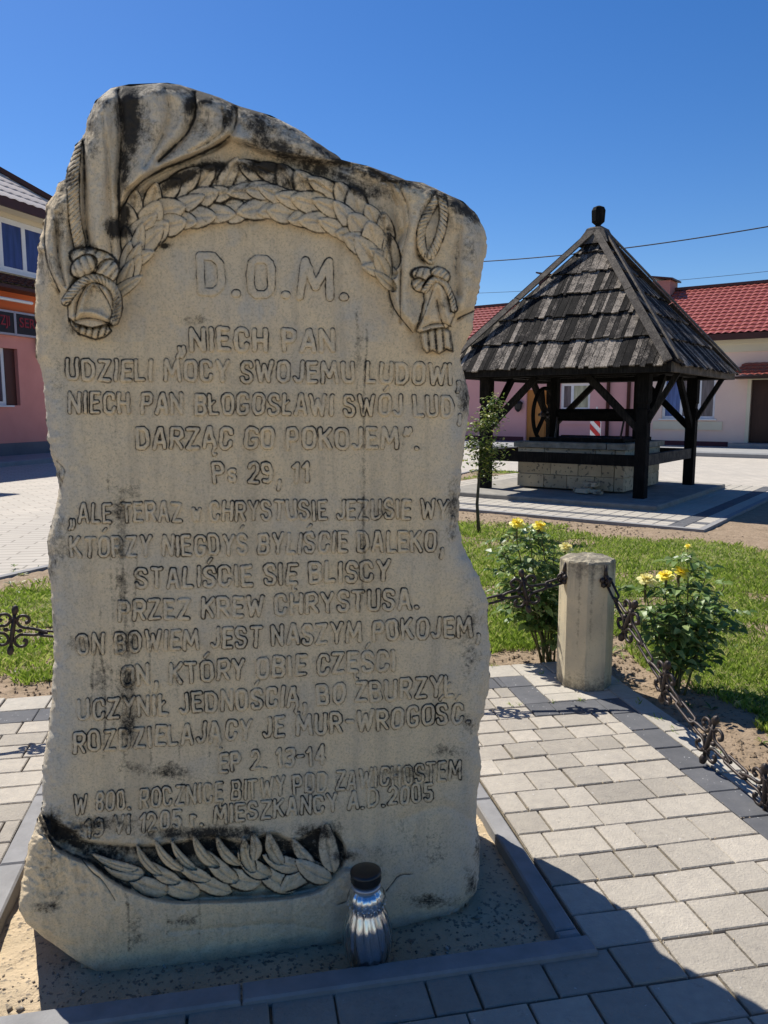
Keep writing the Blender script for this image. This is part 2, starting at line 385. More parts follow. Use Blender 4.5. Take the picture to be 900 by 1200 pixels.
# soil: displaced grid clipped to the lawn polygon
def soil_patch():
    st = .075; xs = np.arange(-7.6, 12, st); ys = np.arange(-1, 19.6, st)
    X, Y = np.meshgrid(xs, ys); Z = -.028 + .028*(fbm(X*1.1, Y*1.1, 3)-.5) + .016*(fbm(X*7, Y*7, 5)-.5)
    mx_ = X*EX.x+Y*EX.y; my_ = X*EY.x+Y*EY.y; Z = np.where((mx_ < 2.03) & (my_ < 4.12), -.08, Z)
    ins = inside_np(LAWN, X, Y)
    idx = np.arange(X.size).reshape(X.shape); q = ins[:-1, :-1] & ins[1:, :-1] & ins[:-1, 1:] & ins[1:, 1:]
    Fq = np.stack([idx[:-1, :-1][q], idx[:-1, 1:][q], idx[1:, 1:][q], idx[1:, :-1][q]], 1)
    used, inv = np.unique(Fq.ravel(), return_inverse=True)
    V = np.stack([X.ravel(), Y.ravel(), Z.ravel()], 1)[used]
    o = bpy.data.objects.new('soil', np_mesh('soil', V, inv.reshape(-1, 4), M_SOIL, True)); link(o); o['kind'] = 'structure'
    return o
soil_patch()
# edging strips where the lawn meets the plaza
mb = MB()
for a, b in zip(LAWN[1:], LAWN[2:-1]):
    mb.beam((a[0], a[1], -.055), (b[0], b[1], -.055), .08, .10)
tag(mb.build('lawn_edging', M_KERB), kind='structure')

# ---- paving of the monument square (monument frame), each slab an object of its own
ROWS = [.80, .945, 1.09, 1.235, 1.382, 1.53, 1.677, 1.825, 1.972, 2.118, 2.265, 2.42, 2.566, 2.714, 2.865, 3.0, 3.14, 3.27, 3.41, 3.545, 3.68, 3.82]
mb = MB()
for (a, b, c, d) in ((-4.6, -.80, .2, 4.185), (.955, 2.09, .2, 4.185), (-.80, .955, .2, 1.80), (-.80, .955, 3.26, 4.185)):
    mb.add([Mp(a, c, -.012), Mp(b, c, -.012), Mp(b, d, -.012), Mp(a, d, -.012)], [(0, 1, 2, 3)])
pave = mb.build('pavement', M_BED); pave['kind'] = 'structure'
BED = (-.80, .955, 1.80, 3.26)
pcache = {}
def paver_mesh(w, d, mat):
    k = (round(w, 2), round(d, 3), mat.name)
    if k not in pcache:
        mb = MB(); mb.bevbox(lambda x, y, z: (x, y, z), -w/2, w/2, -d/2, d/2, -.05, 0, .0035); pcache[k] = mb.mesh('paver', mat)
    return pcache[k]
slabs = []
def add_slab(x0, x1, y0, y1, mat, gap=.0035):
    slabs.append((x0+gap, x1-gap, y0+gap, y1-gap, mat))
pr = random.Random(5)
def fill_row(x0, x1, y0, y1, mat, ws, gap=.0032):
    x = x0 - pr.random()*.0
    first = True
    while x < x1-.03:
        w = pr.choice(ws)
        if first: w *= pr.uniform(.6, 1); first = False
        if x+w > x1-.05: w = x1-x
        add_slab(x, x+w, y0, y1, mat, gap); x += w
WS = [.125, .165, .165, .205, .24]
for y0, y1 in zip(ROWS[:-1], ROWS[1:]):
    spans = [(-4.4, 1.81)] if y0 < 3.40 else [(-4.4, 1.43)]
    out = []
    for a, b in spans:
        if y0 < BED[3]-.01 and y1 > BED[2]+.05:
            out += [(a, BED[0]), (BED[1], b)]
        else: out.append((a, b))
    for a, b in out: fill_row(a, b, y0 if not (a == BED[1]) else y0, y1, M_PAVER, WS)
for x in np.arange(-4.4, 1.40, .2):                               # dark course and light course along the back
    add_slab(x, min(x+.2, 1.43), 3.82, 3.985, M_DPAVER)
for x in np.arange(-4.5, 2.05, .235):
    if x < 1.5: add_slab(x, min(x+.235, 1.58), 3.985, 4.18, M_LPAVER)
add_slab(1.43, 1.58, 3.82, 3.985, M_DPAVER)
add_slab(1.43, 1.58, 3.57, 3.82, M_DPAVER)
for x in (1.43, 1.56, 1.69): add_slab(x, min(x+.13, 1.82), 3.41, 3.57, M_DPAVER)
y = 3.57
k = 0
while y > .6:
    h = .2; add_slab(1.81+(.01 if y > 3.5 else 0), 1.952, y-h, y, M_DPAVER); y -= h
y = 4.18
while y > .6:
    add_slab(1.955, 2.085, y-.21, y, M_LPAVER); y -= .21
for y0, y1 in ((3.57, 3.68), (3.68, 3.80), (3.80, 3.985)):
    for x in (1.58, 1.77): add_slab(x, x+.19 if x < 1.7 else 1.955, y0, y1, M_LPAVER)
for x in (1.58, 1.77): add_slab(x, x+.19 if x < 1.7 else 1.955, 3.985, 4.18, M_LPAVER)
def vis(s):
    cx, cy = (s[0]+s[1])/2, (s[2]+s[3])/2; p = Mp(cx, cy); dd = p - CAMP
    dep = p.y*CP + (0-CAMH)*(-SP)
    if dep < .3: return 0
    px = 450+FPX*p.x/dep; py = 600+FPX*(CAMH*CP - p.y*SP)/dep if False else 600-FPX*((0-CAMH)*CP+p.y*SP)/dep
    inn = -40 < px < 940 and 500 < py < 1260
    hid = 70 < px < 535 and py < 1090
    return (10 if inn and not hid else (3 if inn else 1))/(dd.length)
slabs.sort(key=lambda s: -vis(s))
rest = MB()
for i, (x0, x1, y0, y1, mt) in enumerate(slabs):
    zj = pr.uniform(-.0025, .0025)
    c = Mp((x0+x1)/2, (y0+y1)/2, zj)
    if i < 298:
        o = bpy.data.objects.new('paver', paver_mesh(x1-x0, y1-y0, mt)); o.location = c
        o.rotation_euler = (pr.uniform(-.010, .010), pr.uniform(-.010, .010), TH+pr.uniform(-.010, .010)); link(o, pave)
        o.scale = ((x1-x0)/round(x1-x0, 2), 1, 1)
    else:
        rest.mi = {M_PAVER.name: 0, M_DPAVER.name: 1, M_LPAVER.name: 2}[mt.name]
        rest.bevbox(Mp, x0, x1, y0, y1, -.05, zj, .0035)
o = rest.build('paver_field', [M_PAVER, M_DPAVER, M_LPAVER], pave); o['kind'] = 'stuff'

# ---- bed round the stele: sand, kerbs, pebbles
def bed_sand():
    xs = np.linspace(-.75, .93, 200); ys = np.linspace(1.84, 3.25, 160); X, Y = np.meshgrid(xs, ys)
    Z = -.034 + .035*(fbm(X*3, Y*3, 2)-.5) + .014*(fbm(X*16, Y*16, 4)-.5)
    edge = np.minimum(np.minimum(X+.75, .93-X), Y-1.84); Z -= .015*np.exp(-(edge/.05)**2)
    V = np.stack([EX.x*X+EY.x*Y, EX.y*X+EY.y*Y, Z], 2).reshape(-1, 3)
    idx = np.arange(X.size).reshape(X.shape)
    Fq = np.stack([idx[:-1, :-1], idx[:-1, 1:], idx[1:, 1:], idx[1:, :-1]], 2).reshape(-1, 4)
    o = bpy.data.objects.new('sand_bed', np_mesh('sand_bed', V, Fq, M_SAND, True)); link(o); o['kind'] = 'structure'
bed_sand()
def pebbles():
    mb = MB(); r = random.Random(3)
    for i in range(750):
        x = r.uniform(-.74, .85); y = r.uniform(1.88, 3.1) if r.random() < .4 else r.uniform(1.88, 2.1)
        s = r.uniform(.002, .006)*(2.2 if r.random() < .05 else 1)
        c = Mp(x, y, float(-.034 + .035*(fbm(np.array(x*3), np.array(y*3), 2)-.5) + .014*(fbm(np.array(x*16), np.array(y*16), 4)-.5)) + s*.25)
        vs = []; 
        for (a, b, cc) in ((1, 0, 0), (-1, 0, 0), (0, 1, 0), (0, -1, 0), (0, 0, .7), (0, 0, -.7)):
            vs.append(c+Vector((a*r.uniform(.6, 1.3), b*r.uniform(.6, 1.3), cc*r.uniform(.6, 1.2)))*s)
        mb.add(vs, [(0, 2, 4), (2, 1, 4), (1, 3, 4), (3, 0, 4), (2, 0, 5), (1, 2, 5), (3, 1, 5), (0, 3, 5)])
    tag(mb.build('pebbles', M_PEBBLE, None, True), 'small pebbles scattered over the sand bed round the stone', 'pebbles', kind='stuff')
pebbles()
kerb = empty('kerb_surround', Mp(.08, 2.5, 0), 'low grey concrete kerb framing the sand bed round the carved stone', 'kerb')
def kerb_piece(x0, x1, y0, y1, z1=.016):
    mb = MB(); mb.bevbox(Mp, x0, x1, y0, y1, -.12, z1, .006); mb.build('kerb_stone', M_KERB, kerb)
for a, b in ((-.83, -.02), (-.015, .955)): kerb_piece(a, b, 1.80, 1.868)
for a, b in ((1.872, 1.90), (1.904, 2.66), (2.664, 3.26)): kerb_piece(.872, .938, a, b, .014)
for a, b in ((1.872, 2.55), (2.554, 3.02), (3.024, 3.26)): kerb_piece(-.795, -.715, a, b, .014)
kerb_piece(-.71, .868, 3.19, 3.26, .014)

# ------------------------------------------------------------ building helpers
def wall_mb(fr, x0, x1, z0, z1, th, holes, y0=0.0):
    mb = MB(); xs = sorted({x0, x1, *[h[0] for h in holes], *[h[1] for h in holes]}); zs = sorted({z0, z1, *[h[2] for h in holes], *[h[3] for h in holes]})
    for a, b in zip(xs[:-1], xs[1:]):
        zz = None
        for c, d in zip(zs[:-1], zs[1:]):
            cx, cz = (a+b)/2, (c+d)/2
            solid = not any(h[0] < cx < h[1] and h[2] < cz < h[3] for h in holes)
            if solid:
                if zz is None: zz = [c, d]
                else: zz[1] = d
            if (not solid or d == zs[-1]) and zz is not None:
                mb.box(fr.p, a, b, y0, y0+th, *zz); zz = None
    return mb
def tiled_roof(fr, xa0, xa1, ya, za, xb0, xb1, yb, zb, mat, parent, tw=.23, rows=18, name='tiled_roof', amp=.026, step=.05):
    L = math.hypot(yb-ya, zb-za); nx = int(max(abs(xa1-xa0), abs(xb1-xb0))/tw)*4; V = []; Fq = []
    ny = 0; us = np.linspace(0, 1, nx+1); nrm = (-(zb-za)/L, (yb-ya)/L)
    prof = []
    for r in range(rows):
        prof += [(r/rows, step), ((r+.98)/rows, .012 if step > .03 else .006)]
    for (t, lift) in prof:
        x = (xa0*(1-t)+xb0*t) + us*((xa1*(1-t)+xb1*t)-(xa0*(1-t)+xb0*t))
        hh = lift + amp*(lift/step)*np.sin(x/tw*2*np.pi)
        yy = ya+(yb-ya)*t + nrm[0]*hh; zz = za+(zb-za)*t+nrm[1]*hh
        V.append(np.stack([fr.o.x+fr.x.x*x+fr.y.x*yy, fr.o.y+fr.x.y*x+fr.y.y*yy, zz], 1))
    n = nx+1; V = np.concatenate(V); k = len(prof); idx = np.arange(k*n).reshape(k, n)
    Fq = np.stack([idx[:-1, :-1], idx[:-1, 1:], idx[1:, 1:], idx[1:, :-1]], 2).reshape(-1, 4)
    o = bpy.data.objects.new(name, np_mesh(name, V, Fq, mat)); COL.objects.link(o); o.parent = parent
    o.matrix_parent_inverse = parent.matrix_world.inverted(); o['kind'] = 'stuff'; return o
def window(fr, parent, x0, x1, z0, z1, glass, mull=(), rec=.06, fw=.07, sill=True, label=None, fmat=None, y=0):
    fmat = fmat or M_WHITE
    mb = MB(); xs = [x0, *mull, x1]
    mb.box(fr.p, x0, x1, y+rec, y+rec+.06, z0, z0+fw); mb.box(fr.p, x0, x1, y+rec, y+rec+.06, z1-fw, z1)
    for i, x in enumerate(xs):
        a = x if i == 0 else (x-fw if i == len(xs)-1 else x-fw/2); mb.box(fr.p, a, a+fw, y+rec-.003, y+rec+.057, z0+.002, z1-.002)
    w = mb.build('window', fmat, parent)
    if label: w['label'] = label
    for i in range(len(xs)-1):
        g = MB(); g.box(fr.p, xs[i]+fw*.4, xs[i+1]-fw*.4, y+rec+.02, y+rec+.035, z0+fw*.6, z1-fw*.6)
        g.build('pane', glass[i % len(glass)], w)
    if sill:
        s_ = MB(); s_.box(fr.p, x0-.08, x1+.08, y-.08, y+rec, z0-.05, z0-.001); s_.build('sill', fmat, w)
    return w

# ---- long low house behind the well: two neighbours under one roofline
g0 = G(870, 527); RF = Frame((g0.x, g0.y), (.809, -.588))
def at2(px, py, off=0): return RF.at(px, py, off)
xr = 12.0; xsplit = at2(742, 480)[0]; xl = at2(430, 480)[0]
zb = 0.0
ze = at2(870, 391, -.45)[1]; 
pale = empty('pale_house', RF.p((xsplit+xr)/2, 0, 0), 'pale pink plastered house with red tiled roof and brown door, right of the well', 'house')
pinkh = empty('pink_house', RF.p((xsplit+xl)/2, 0, 0), 'deeper pink plastered house seen through and left of the wooden well shelter', 'house')
bpy.context.view_layer.update()
zr = at2(870, 334, 4.2)[1]
wx0, wz1 = at2(777, 443); wx1, wz0 = at2(837, 491)
dx0, dz1 = at2(881, 445); dx1 = dx0+1.35; dz0 = .30
wall_mb(RF, xsplit+.002, xr, -.05, ze-.06, .35, [(wx0, wx1, wz0, wz1), (dx0, dx1, -.1, dz1)]).build('wall', M_PALE, pale)
mb = MB(); mb.box(RF.p, xsplit, xr, -.06, .0, ze-.62, ze-.12); mb.box(RF.p, xsplit, xr, -.12, -.06, ze-.32, ze-.12); mb.build('cornice', M_CREAM, pale)
mb = MB(); mb.box(RF.p, xsplit, dx0-.7, -.03, 0, -.05, .28); mb.box(RF.p, dx1+.7, xr, -.03, 0, -.05, .28); mb.build('plinth', M_MAROON, pale)
wm = wx0+(wx1-wx0)*.36; wm2 = wx0+(wx1-wx0)*.70
window(RF, pale, wx0, wx1, wz0, wz1, [glass_dark('blue_reflection_pane', (.06, .11, .24)), M_NET, M_NET], (wm, wm2), .12, .10)  # first pane coloured blue to stand for a reflection in the glass
mb = MB(); mb.box(RF.p, wx0-.3, wx1+.3, -.05, 0, wz0-.42, wz0-.10); mb.build('window_apron', M_CREAM, pale)
mb = MB(); mb.box(RF.p, dx0, dx1, .16, .22, .27, dz1); d = mb.build('door', M_DOOR, pale)
mb = MB()
for (a, b) in ((.15, .55), (.62, .95)):
    for (c, e) in ((.12, .47), (.53, .88)):
        mb.box(RF.p, dx0+(dx1-dx0)*c, dx0+(dx1-dx0)*e, .135, .16, .3+(dz1-.3)*a, .3+(dz1-.3)*b)
mb.build('door_panel', M_DOOR, d)
mb = MB(); mb.box(RF.p, dx0-.13, dx0, -.02, .16, 0, dz1+.1); mb.box(RF.p, dx1, dx1+.13, -.02, .16, 0, dz1+.1); mb.box(RF.p, dx0, dx1, -.02, .16, dz1, dz1+.12); mb.build('door_frame', M_CREAM, pale)
mb = MB(); mb.box(RF.p, dx0-.5, dx1+.5, -.9, .15, -.05, .26); mb.box(RF.p, dx0-.5, dx1+.5, -1.3, -.9, -.05, .13); mb.build('step', M_WALK, pale)
tiled_roof(RF, dx0-.55, dx1+2.2, -1.0, dz1+.12, dx0-.25, dx1+2.2, 0, dz1+.62, M_TILE, pale, .24, 4, 'canopy')
mb = MB(); mb.box(RF.p, dx0-.5, dx1+2.2, -.95, 0, dz1+.03, dz1+.10); mb.build('canopy_frame', M_DOOR, pale)
tiled_roof(RF, xsplit, xr, -.55, ze+.02, xsplit, xr, 4.2, zr, M_TILE, pale, .26, 15)
mb = MB(); mb.box(RF.p, xsplit, xr, -.60, -.42, ze-.20, ze+.02); mb.box(RF.p, xsplit, xr, -.42, 0, ze-.12, ze-.04); mb.build('gutter', M_BROWN, pale)
mb = MB(); mb.beam(RF.p(xsplit, 4.2, zr+.06), RF.p(xr, 4.2, zr+.06), .2, .12); mb.build('ridge', M_TILED, pale)
mb = MB(); mb.add([RF.p(x, y, z) for x in (xsplit, xr) for (y, z) in ((.0, ze-.05), (4.2, zr-.08), (8.6, ze-.05))], [(0, 1, 4, 3), (1, 2, 5, 4), (0, 2, 1), (3, 4, 5)])
mb.build('roof_deck', M_BROWN, pale)
mb = MB(); mb.box(RF.p, xr-.01, xr+.35, 0, 8.4, -.05, ze-.1); mb.box(RF.p, xsplit, xr, 8.05, 8.4, -.05, ze-.1); mb.build('wall', M_PALE, pale)
# the pink neighbour
def atp(px, py, off=0): return RF.at(px, py, off)
p1 = (atp(617, 457), atp(643, 512)); p2 = (atp(657, 449), atp(691, 481))
hol = [(p1[0][0], p1[1][0], -.1, p1[0][1]), (p2[0][0], p2[1][0], p2[1][1], p2[0][1])]
wall_mb(RF, xl, xsplit, -.05, ze-.06, .35, hol).build('wall', M_PINK, pinkh)
mb = MB(); mb.box(RF.p, hol[0][0], hol[0][1], .10, .16, -.05, hol[0][3]); dd = mb.build('door', M_ODOOR, pinkh)
mb = MB(); mb.box(RF.p, hol[0][0]+.25, hol[0][1]-.25, .07, .10, .3, .9); mb.box(RF.p, hol[0][0]+.25, hol[0][1]-.25, .07, .10, 1.0, hol[0][3]-.2); mb.build('door_panel', M_ODOOR, dd)
window(RF, pinkh, *hol[1], [M_NET, M_CURTG], (hol[1][0]+(hol[1][1]-hol[1][0])*.38,), .1, .12)
mb = MB(); mb.box(RF.p, hol[1][0]-.2, hol[1][1]+.2, -.04, 0, hol[1][2]-.6, hol[1][2]-.2); mb.build('window_apron', M_PINK, pinkh)
mb = MB(); mb.box(RF.p, xl, hol[0][0]-.1, -.03, 0, -.05, .30); mb.box(RF.p, hol[0][1]+.1, xsplit, -.03, 0, -.05, .30); mb.build('plinth', M_MAROON, pinkh)
tiled_roof(RF, xl, xsplit-.002, -.55, ze+.015, xl, xsplit-.002, 4.2, zr, M_TILE, pinkh, .26, 15)
mb = MB(); mb.box(RF.p, xl, xsplit-.002, -.60, -.42, ze-.20, ze+.02); mb.box(RF.p, xl, xsplit-.002, -.42, 0, ze-.12, ze-.04); mb.build('gutter', M_BROWN, pinkh)
mb = MB(); mb.beam(RF.p(xl, 4.2, zr+.055), RF.p(xsplit, 4.2, zr+.055), .2, .12); mb.build('ridge', M_TILED, pinkh)
mb = MB(); mb.add([RF.p(x, y, z) for x in (xl, xsplit-.01) for (y, z) in ((.0, ze-.05), (4.2, zr-.08), (8.6, ze-.05))], [(0, 1, 4, 3), (1, 2, 5, 4), (0, 2, 1), (3, 4, 5)])
mb.build('roof_deck', M_BROWN, pinkh)
mb = MB(); mb.box(RF.p, xl-.35, xl, 0, 8.4, -.05, ze-.1); mb.box(RF.p, xl, xsplit, 8.05, 8.4, -.05, ze-.1); mb.build('wall', M_PINK, pinkh)
for px in (713, 737):
    x = atp(px, 480)[0]; mb = MB(); mb.tube([RF.p(x, -.1, .1), RF.p(x, -.1, ze-.35), RF.p(x, -.42, ze-.12)], .075, 8); mb.build('downpipe', M_BROWN, pinkh, True)
x, z = atp(609, 476); mb = MB()
mb.lathe(lambda a, b, c: RF.p(x+a, -.16+b*.6, z+c), [(.05, -.25), (.17, -.12), (.21, .1), (.24, .13), (.16, .2), (.04, .27)], 8)
mb.box(RF.p, x-.06, x+.06, -.16, 0, z+.15, z+.2); mb.build('wall_lamp', M_BLACK, pinkh)
# chimneys
M_CHIM = plaster('chimney_render', (.50, .26, .20), (.42, .21, .17))
def chimney(px0, px1, pyt, pyb, off, d, mat, parent, slope=.0, cap=.07):
    x0 = RF.at(px0, pyb, off)[0]; x1 = RF.at(px1, pyb, off)[0]; zt = RF.at((px0+px1)/2, pyt, off)[1]; zl = zr-2.2
    mb = MB(); mb.box(RF.p, x0, x1, off, off+d, zl, zt); c = mb.build('chimney', mat, parent)
    mb = MB(); mb.add([RF.p(a, b, c2) for (a, b, c2) in ((x0-.12, off-.12, zt+.18), (x1+.12, off-.12, zt-.0), (x1+.12, off+d+.12, zt), (x0-.12, off+d+.12, zt+.18), (x0-.12, off-.12, zt+.18+cap), (x1+.12, off-.12, zt+cap), (x1+.12, off+d+.12, zt+cap), (x0-.12, off+d+.12, zt+.18+cap))],
        [(3, 2, 1, 0), (4, 5, 6, 7), (0, 1, 5, 4), (1, 2, 6, 5), (2, 3, 7, 6), (3, 0, 4, 7)]); mb.build('chimney_cap', M_BROWN, c)
chimney(763, 785, 329, 345, 3.4, 1.1, M_CHIM, pale)
chimney(631, 644, 324, 345, 5.0, .7, M_BROWN, pinkh)
# sidewalk along the houses
mb = MB(); mb.bevbox(RF.p, xl, xr, -4.2, -.01, -.2, .10, .02); mb.bevbox(RF.p, xl, xr, -4.4, -4.205, -.2, .085, .02)
sw = mb.build('sidewalk', M_WALK); sw['kind'] = 'structure'
# striped marker post in front of the pink house
bx, bz = RF.at(691, 516, -5.2); bx1, _ = RF.at(703, 516, -5.2)
mk = empty('striped_marker_post', RF.p((bx+bx1)/2, -5.2, -.05), 'red and white diagonally striped marker board behind the well curb', 'marker post')
zt = RF.at(697, 480, -5.2)[1]; z0 = .0; w = bx1-bx
mb = MB(); mb.box(RF.p, bx, bx1, -5.2, -5.14, z0, zt); mb.build('board', M_WHITE, mk)
k = 0; z = z0-w
while z < zt:
    a, b = z, z+w*.55
    pts = [(bx, b+w), (bx, a+w), (bx1, a), (bx1, b)]
    pts = [(p_, min(max(q, z0), zt)) for p_, q in pts]
    mb = MB(); mb.add([RF.p(p_, y, q) for y in (-5.215, -5.2) for p_, q in pts], [(0, 1, 2, 3), (7, 6, 5, 4), (0, 4, 5, 1), (2, 6, 7, 3)]); mb.build('stripe', M_SRED, mk); z += w*1.1
mb = MB(); mb.tube([RF.p((bx+bx1)/2, -5.1, -.06), RF.p((bx+bx1)/2, -5.1, zt+.1)], .03, 8); mb.build('post', M_ALU, mk)

# ---- two-storey building at the left edge
gl = G(0, 537); LF = Frame((gl.x, gl.y), (.305, .952))
lb = empty('corner_shop', LF.p(0, 0, 0), 'two storey shop with rose plaster, orange band, black signs and pale tiled roof', 'building')
# Frame.y points left of dx = away from the camera here
lx1 = LF.at(90, 400)[0]; lx0 = -22.0
zf0 = LF.at(20, 344)[1]; ztop = LF.at(20, 246)[1]
wA = (LF.at(4, 300)[0], LF.at(31, 300)[0]); wz = (LF.at(18, 320)[1], LF.at(18, 258)[1])
ww = wA[1]-wA[0]
low = (LF.at(-40, 440)[0], LF.at(22, 440)[0], LF.at(10, 475)[1], LF.at(10, 408)[1])
up0 = wA[0]-ww*5; up1 = wA[0]+ww*2.0
zsg1 = LF.at(13, 365)[1]; zsg0 = LF.at(13, 391)[1]
wall_mb(LF, lx0, lx1, .45, zsg1+.0, .35, [low]).build('wall', M_PINK2, lb)
wall_mb(LF, lx0, lx1, zsg1+.001, zf0, .35, []).build('orange_band', M_ORANGE, lb)
wall_mb(LF, lx0, lx1, zf0+.001, ztop, .35, [(up0, up1, wz[0], wz[1])]).build('upper_wall', M_CREAM, lb)
mb = MB(); mb.box(LF.p, lx0, lx1+.03, -.04, .3, -.06, .449); mb.build('plinth', M_GREYP, lb)
window(LF, lb, up0, up1, wz[0], wz[1], [M_CURTB], [up0+ww*k for k in range(1, 7)], .08, .16)
window(LF, lb, low[0], low[1]-.42, low[2], low[3], [M_GLASS], (low[0]+1.8,), .16, .12)
mb = MB(); mb.box(LF.p, low[1]-.42, low[1], .13, .2, low[2], low[3]); mb.build('window_reveal', M_TILED, lb)
mb = MB(); mb.tube([LF.p(low[1]-1.15+.28*math.cos(a), .165, low[2]+.75+.42*math.sin(a)) for a in np.linspace(.2, 2.9, 9)], .025, 6); mb.build('window_decal', M_WHITE, lb)
# brown tiled strip roof between the floors
zs1 = LF.at(20, 322)[1]-.05
tiled_roof(LF, lx0, lx1+.1, -.62, zf0+.12, lx0, lx1+.1, -.01, zs1, M_TILED, lb, .25, 4, 'strip_roof')
mb = MB(); mb.box(LF.p, lx0, lx1+.1, -.66, 0, zf0+.0, zf0+.1); mb.build('strip_fascia', M_BROWN, lb)
mb = MB(); q0 = LF.at(-6, 345, -.5); mb.tube([LF.p(q0[0]-.9, -.4, q0[1]-.05), LF.p(q0[0]+1.6, -.4, q0[1]-.05)], .05, 8); mb.build('tube_lamp', M_WHITE, lb)
def sign(px0, px1, txt, tx0, tx1):
    x0 = LF.at(px0, 380)[0]; x1 = LF.at(px1, 380)[0]
    mb = MB(); mb.box(LF.p, x0, x1, -.14, -.10, zsg0, zsg1-.06); s_ = mb.build('sign', M_BLACK, lb)
    mb = MB()
    for (a, b, c, d_) in ((x0-.04, x1+.04, zsg0-.06, zsg0), (x0-.04, x1+.04, zsg1-.06, zsg1)): mb.box(LF.p, a, b, -.16, -.0, c, d_)
    mb.box(LF.p, x0-.05, x0, -.161, -.001, zsg0+.001, zsg1-.061); mb.box(LF.p, x1, x1+.05, -.161, -.001, zsg0+.001, zsg1-.061); mb.build('sign_frame', M_ALU, s_)
    cu = bpy.data.curves.new('lettering', 'FONT'); cu.body = txt; cu.extrude = .03; cu.offset = .012; cu.size = 1
    to = bpy.data.objects.new('tmp', cu); COL.objects.link(to); bpy.context.view_layer.update()
    me = bpy.data.meshes.new_from_object(to.evaluated_get(bpy.context.evaluated_depsgraph_get())); bpy.data.objects.remove(to)
    xs = [v.co.x for v in me.vertices]; m0, m1 = min(xs), max(xs); X0 = LF.at(tx0, 380)[0]; X1 = LF.at(tx1, 380)[0]
    hh = (zsg1-zsg0)*.42
    for v in me.vertices: v.co = LF.p(X0+(v.co.x-m0)/(m1-m0)*(X1-X0), -.145-v.co.z*.3, zsg0+(zsg1-zsg0)*.33+v.co.y/.682*hh)
    me.materials.clear(); me.materials.append(M_RED); o = bpy.data.objects.new('lettering', me); COL.objects.link(o); o.parent = s_
    o.matrix_parent_inverse = s_.matrix_world.inverted()
sign(-46, 12, 'ZJI', -4, 7); sign(14.5, 62, 'SERWIS', 18.5, 56)
mb = MB(); x = LF.at(43, 400)[0]; mb.box(LF.p, x-.05, x+.55, -.25, 0, LF.at(43, 416)[1], LF.at(43, 398)[1]); mb.build('wall_box', M_BLACK, lb)
# hipped roof
OV = .75; ze2 = LF.at(20, 236, -OV)[1]; hx, hz = LF.at(0, 199, 3.4)
xe = lx1+.5
mb = MB(); mb.box(LF.p, lx0, xe, -OV, -OV+.10, ze2-.24, ze2+.03); mb.box(LF.p, xe-.14, xe, -OV+.101, 9, ze2-.241, ze2+.029); mb.build('fascia', M_BROWN, lb)
mb = MB(); mb.box(LF.p, lx0, xe-.15, -OV+.11, 0, ze2-.20, ze2-.14); mb.build('soffit', M_CREAM, lb)
sh_ = [s_ for s_ in np.linspace(.3, 9, 400) if LF.p(xe-s_, -OV+s_, 5).x/(LF.p(xe-s_, -OV+s_, 5).y) < -.4950]
sh_ = sh_[0] if sh_ else 3.0
slope_ = (LF.at(0, 200, -OV+sh_)[1]-ze2)/sh_
slope_ = max(.4, min(1.0, slope_))
rr = 5.2; zr2 = ze2+rr*slope_
tiled_roof(LF, lx0, xe, -OV, ze2, lx0, xe-rr, -OV+rr, zr2, M_TILEL, lb, .36, 11, amp=.016, step=.035)
mb = MB(); mb.beam(LF.p(xe, -OV, ze2+.1), LF.p(xe-rr, -OV+rr, zr2+.12), .26, .16); mb.beam(LF.p(xe-rr, -OV+rr, zr2+.12), LF.p(lx0, -OV+rr, zr2+.12), .26, .16); mb.build('ridge', M_BROWN, lb)
mb = MB(); mb.add([LF.p(xe, -OV, ze2), LF.p(xe, -OV+2*rr, ze2), LF.p(xe-rr, -OV+rr, zr2), LF.p(lx0, -OV+rr, zr2), LF.p(lx0, -OV+2*rr, ze2)], [(0, 1, 2), (1, 4, 3, 2)]); mb.build('roof_slope', M_TILEL, lb)
mb = MB(); mb.box(LF.p, lx1-.35, lx1, .351, 8.9, -.06, ztop); mb.box(LF.p, lx0, lx1-.351, 8.55, 8.9, -.06, ztop); mb.build('side_wall', M_PINK2, lb)
mb = MB(); mb.box(LF.p, -15, -4.5, -2.3, -.02, -.06, 7.9); mb.build('shadow_wing', M_PINK2, lb)  # unseen wing added to lengthen the building's shadow on the ground
mb = MB(); mb.box(LF.p, -15.2, -4.2, -2.6, -.01, 7.901, 8.1); mb.build('shadow_wing_roof', M_BROWN, lb)  # roof of the added shadow-casting wing
mb = MB(); mb.bevbox(LF.p, lx0, lx1+4, -2.31, -.045, -.2, .07, .02); w2 = mb.build('pavement_strip', M_WALK); w2['kind'] = 'structure'

# ---- overhead wires across the square
def wire(name_lab, a, b, sag, r):
    a = Vector(a); b = Vector(b); mb = MB()
    mb.tube([a+(b-a)*t+Vector((0, 0, sag*4*t*(t-1))) for t in np.linspace(-1.2, 1.9, 60)], r, 6)
    tag(mb.build('overhead_wire', M_WIRE, None, True), name_lab, 'wire', 'wires crossing the sky')
def skyp(px, py, Y): r = ray(px, py); return CAMP + r*(Y/r.y)
a = skyp(573, 306, 24); b = skyp(900, 265.5, 19); d = (b-a)
wire('thick dark wire passing just behind the top of the well roof', a, b, .10, .015)
a = skyp(573, 343, 55); b = skyp(900, 318, 48); d = b-a
wire('thin faint wire low over the red roofs', a, b, .15, .013)

# ------------------------------------------------------------ well shelter
well = empty('well_shelter', WF.p(0, 0, 0), 'black timber well shelter with four posts and a steep weathered shingle roof', 'well shelter')
wp = WF.p
mb = MB(); mb.bevbox(wp, -1.95, 1.95, -2.3, 1.95, -.06, .085, .015)
plat = mb.build('well_platform', M_PLAT); plat['kind'] = 'structure'
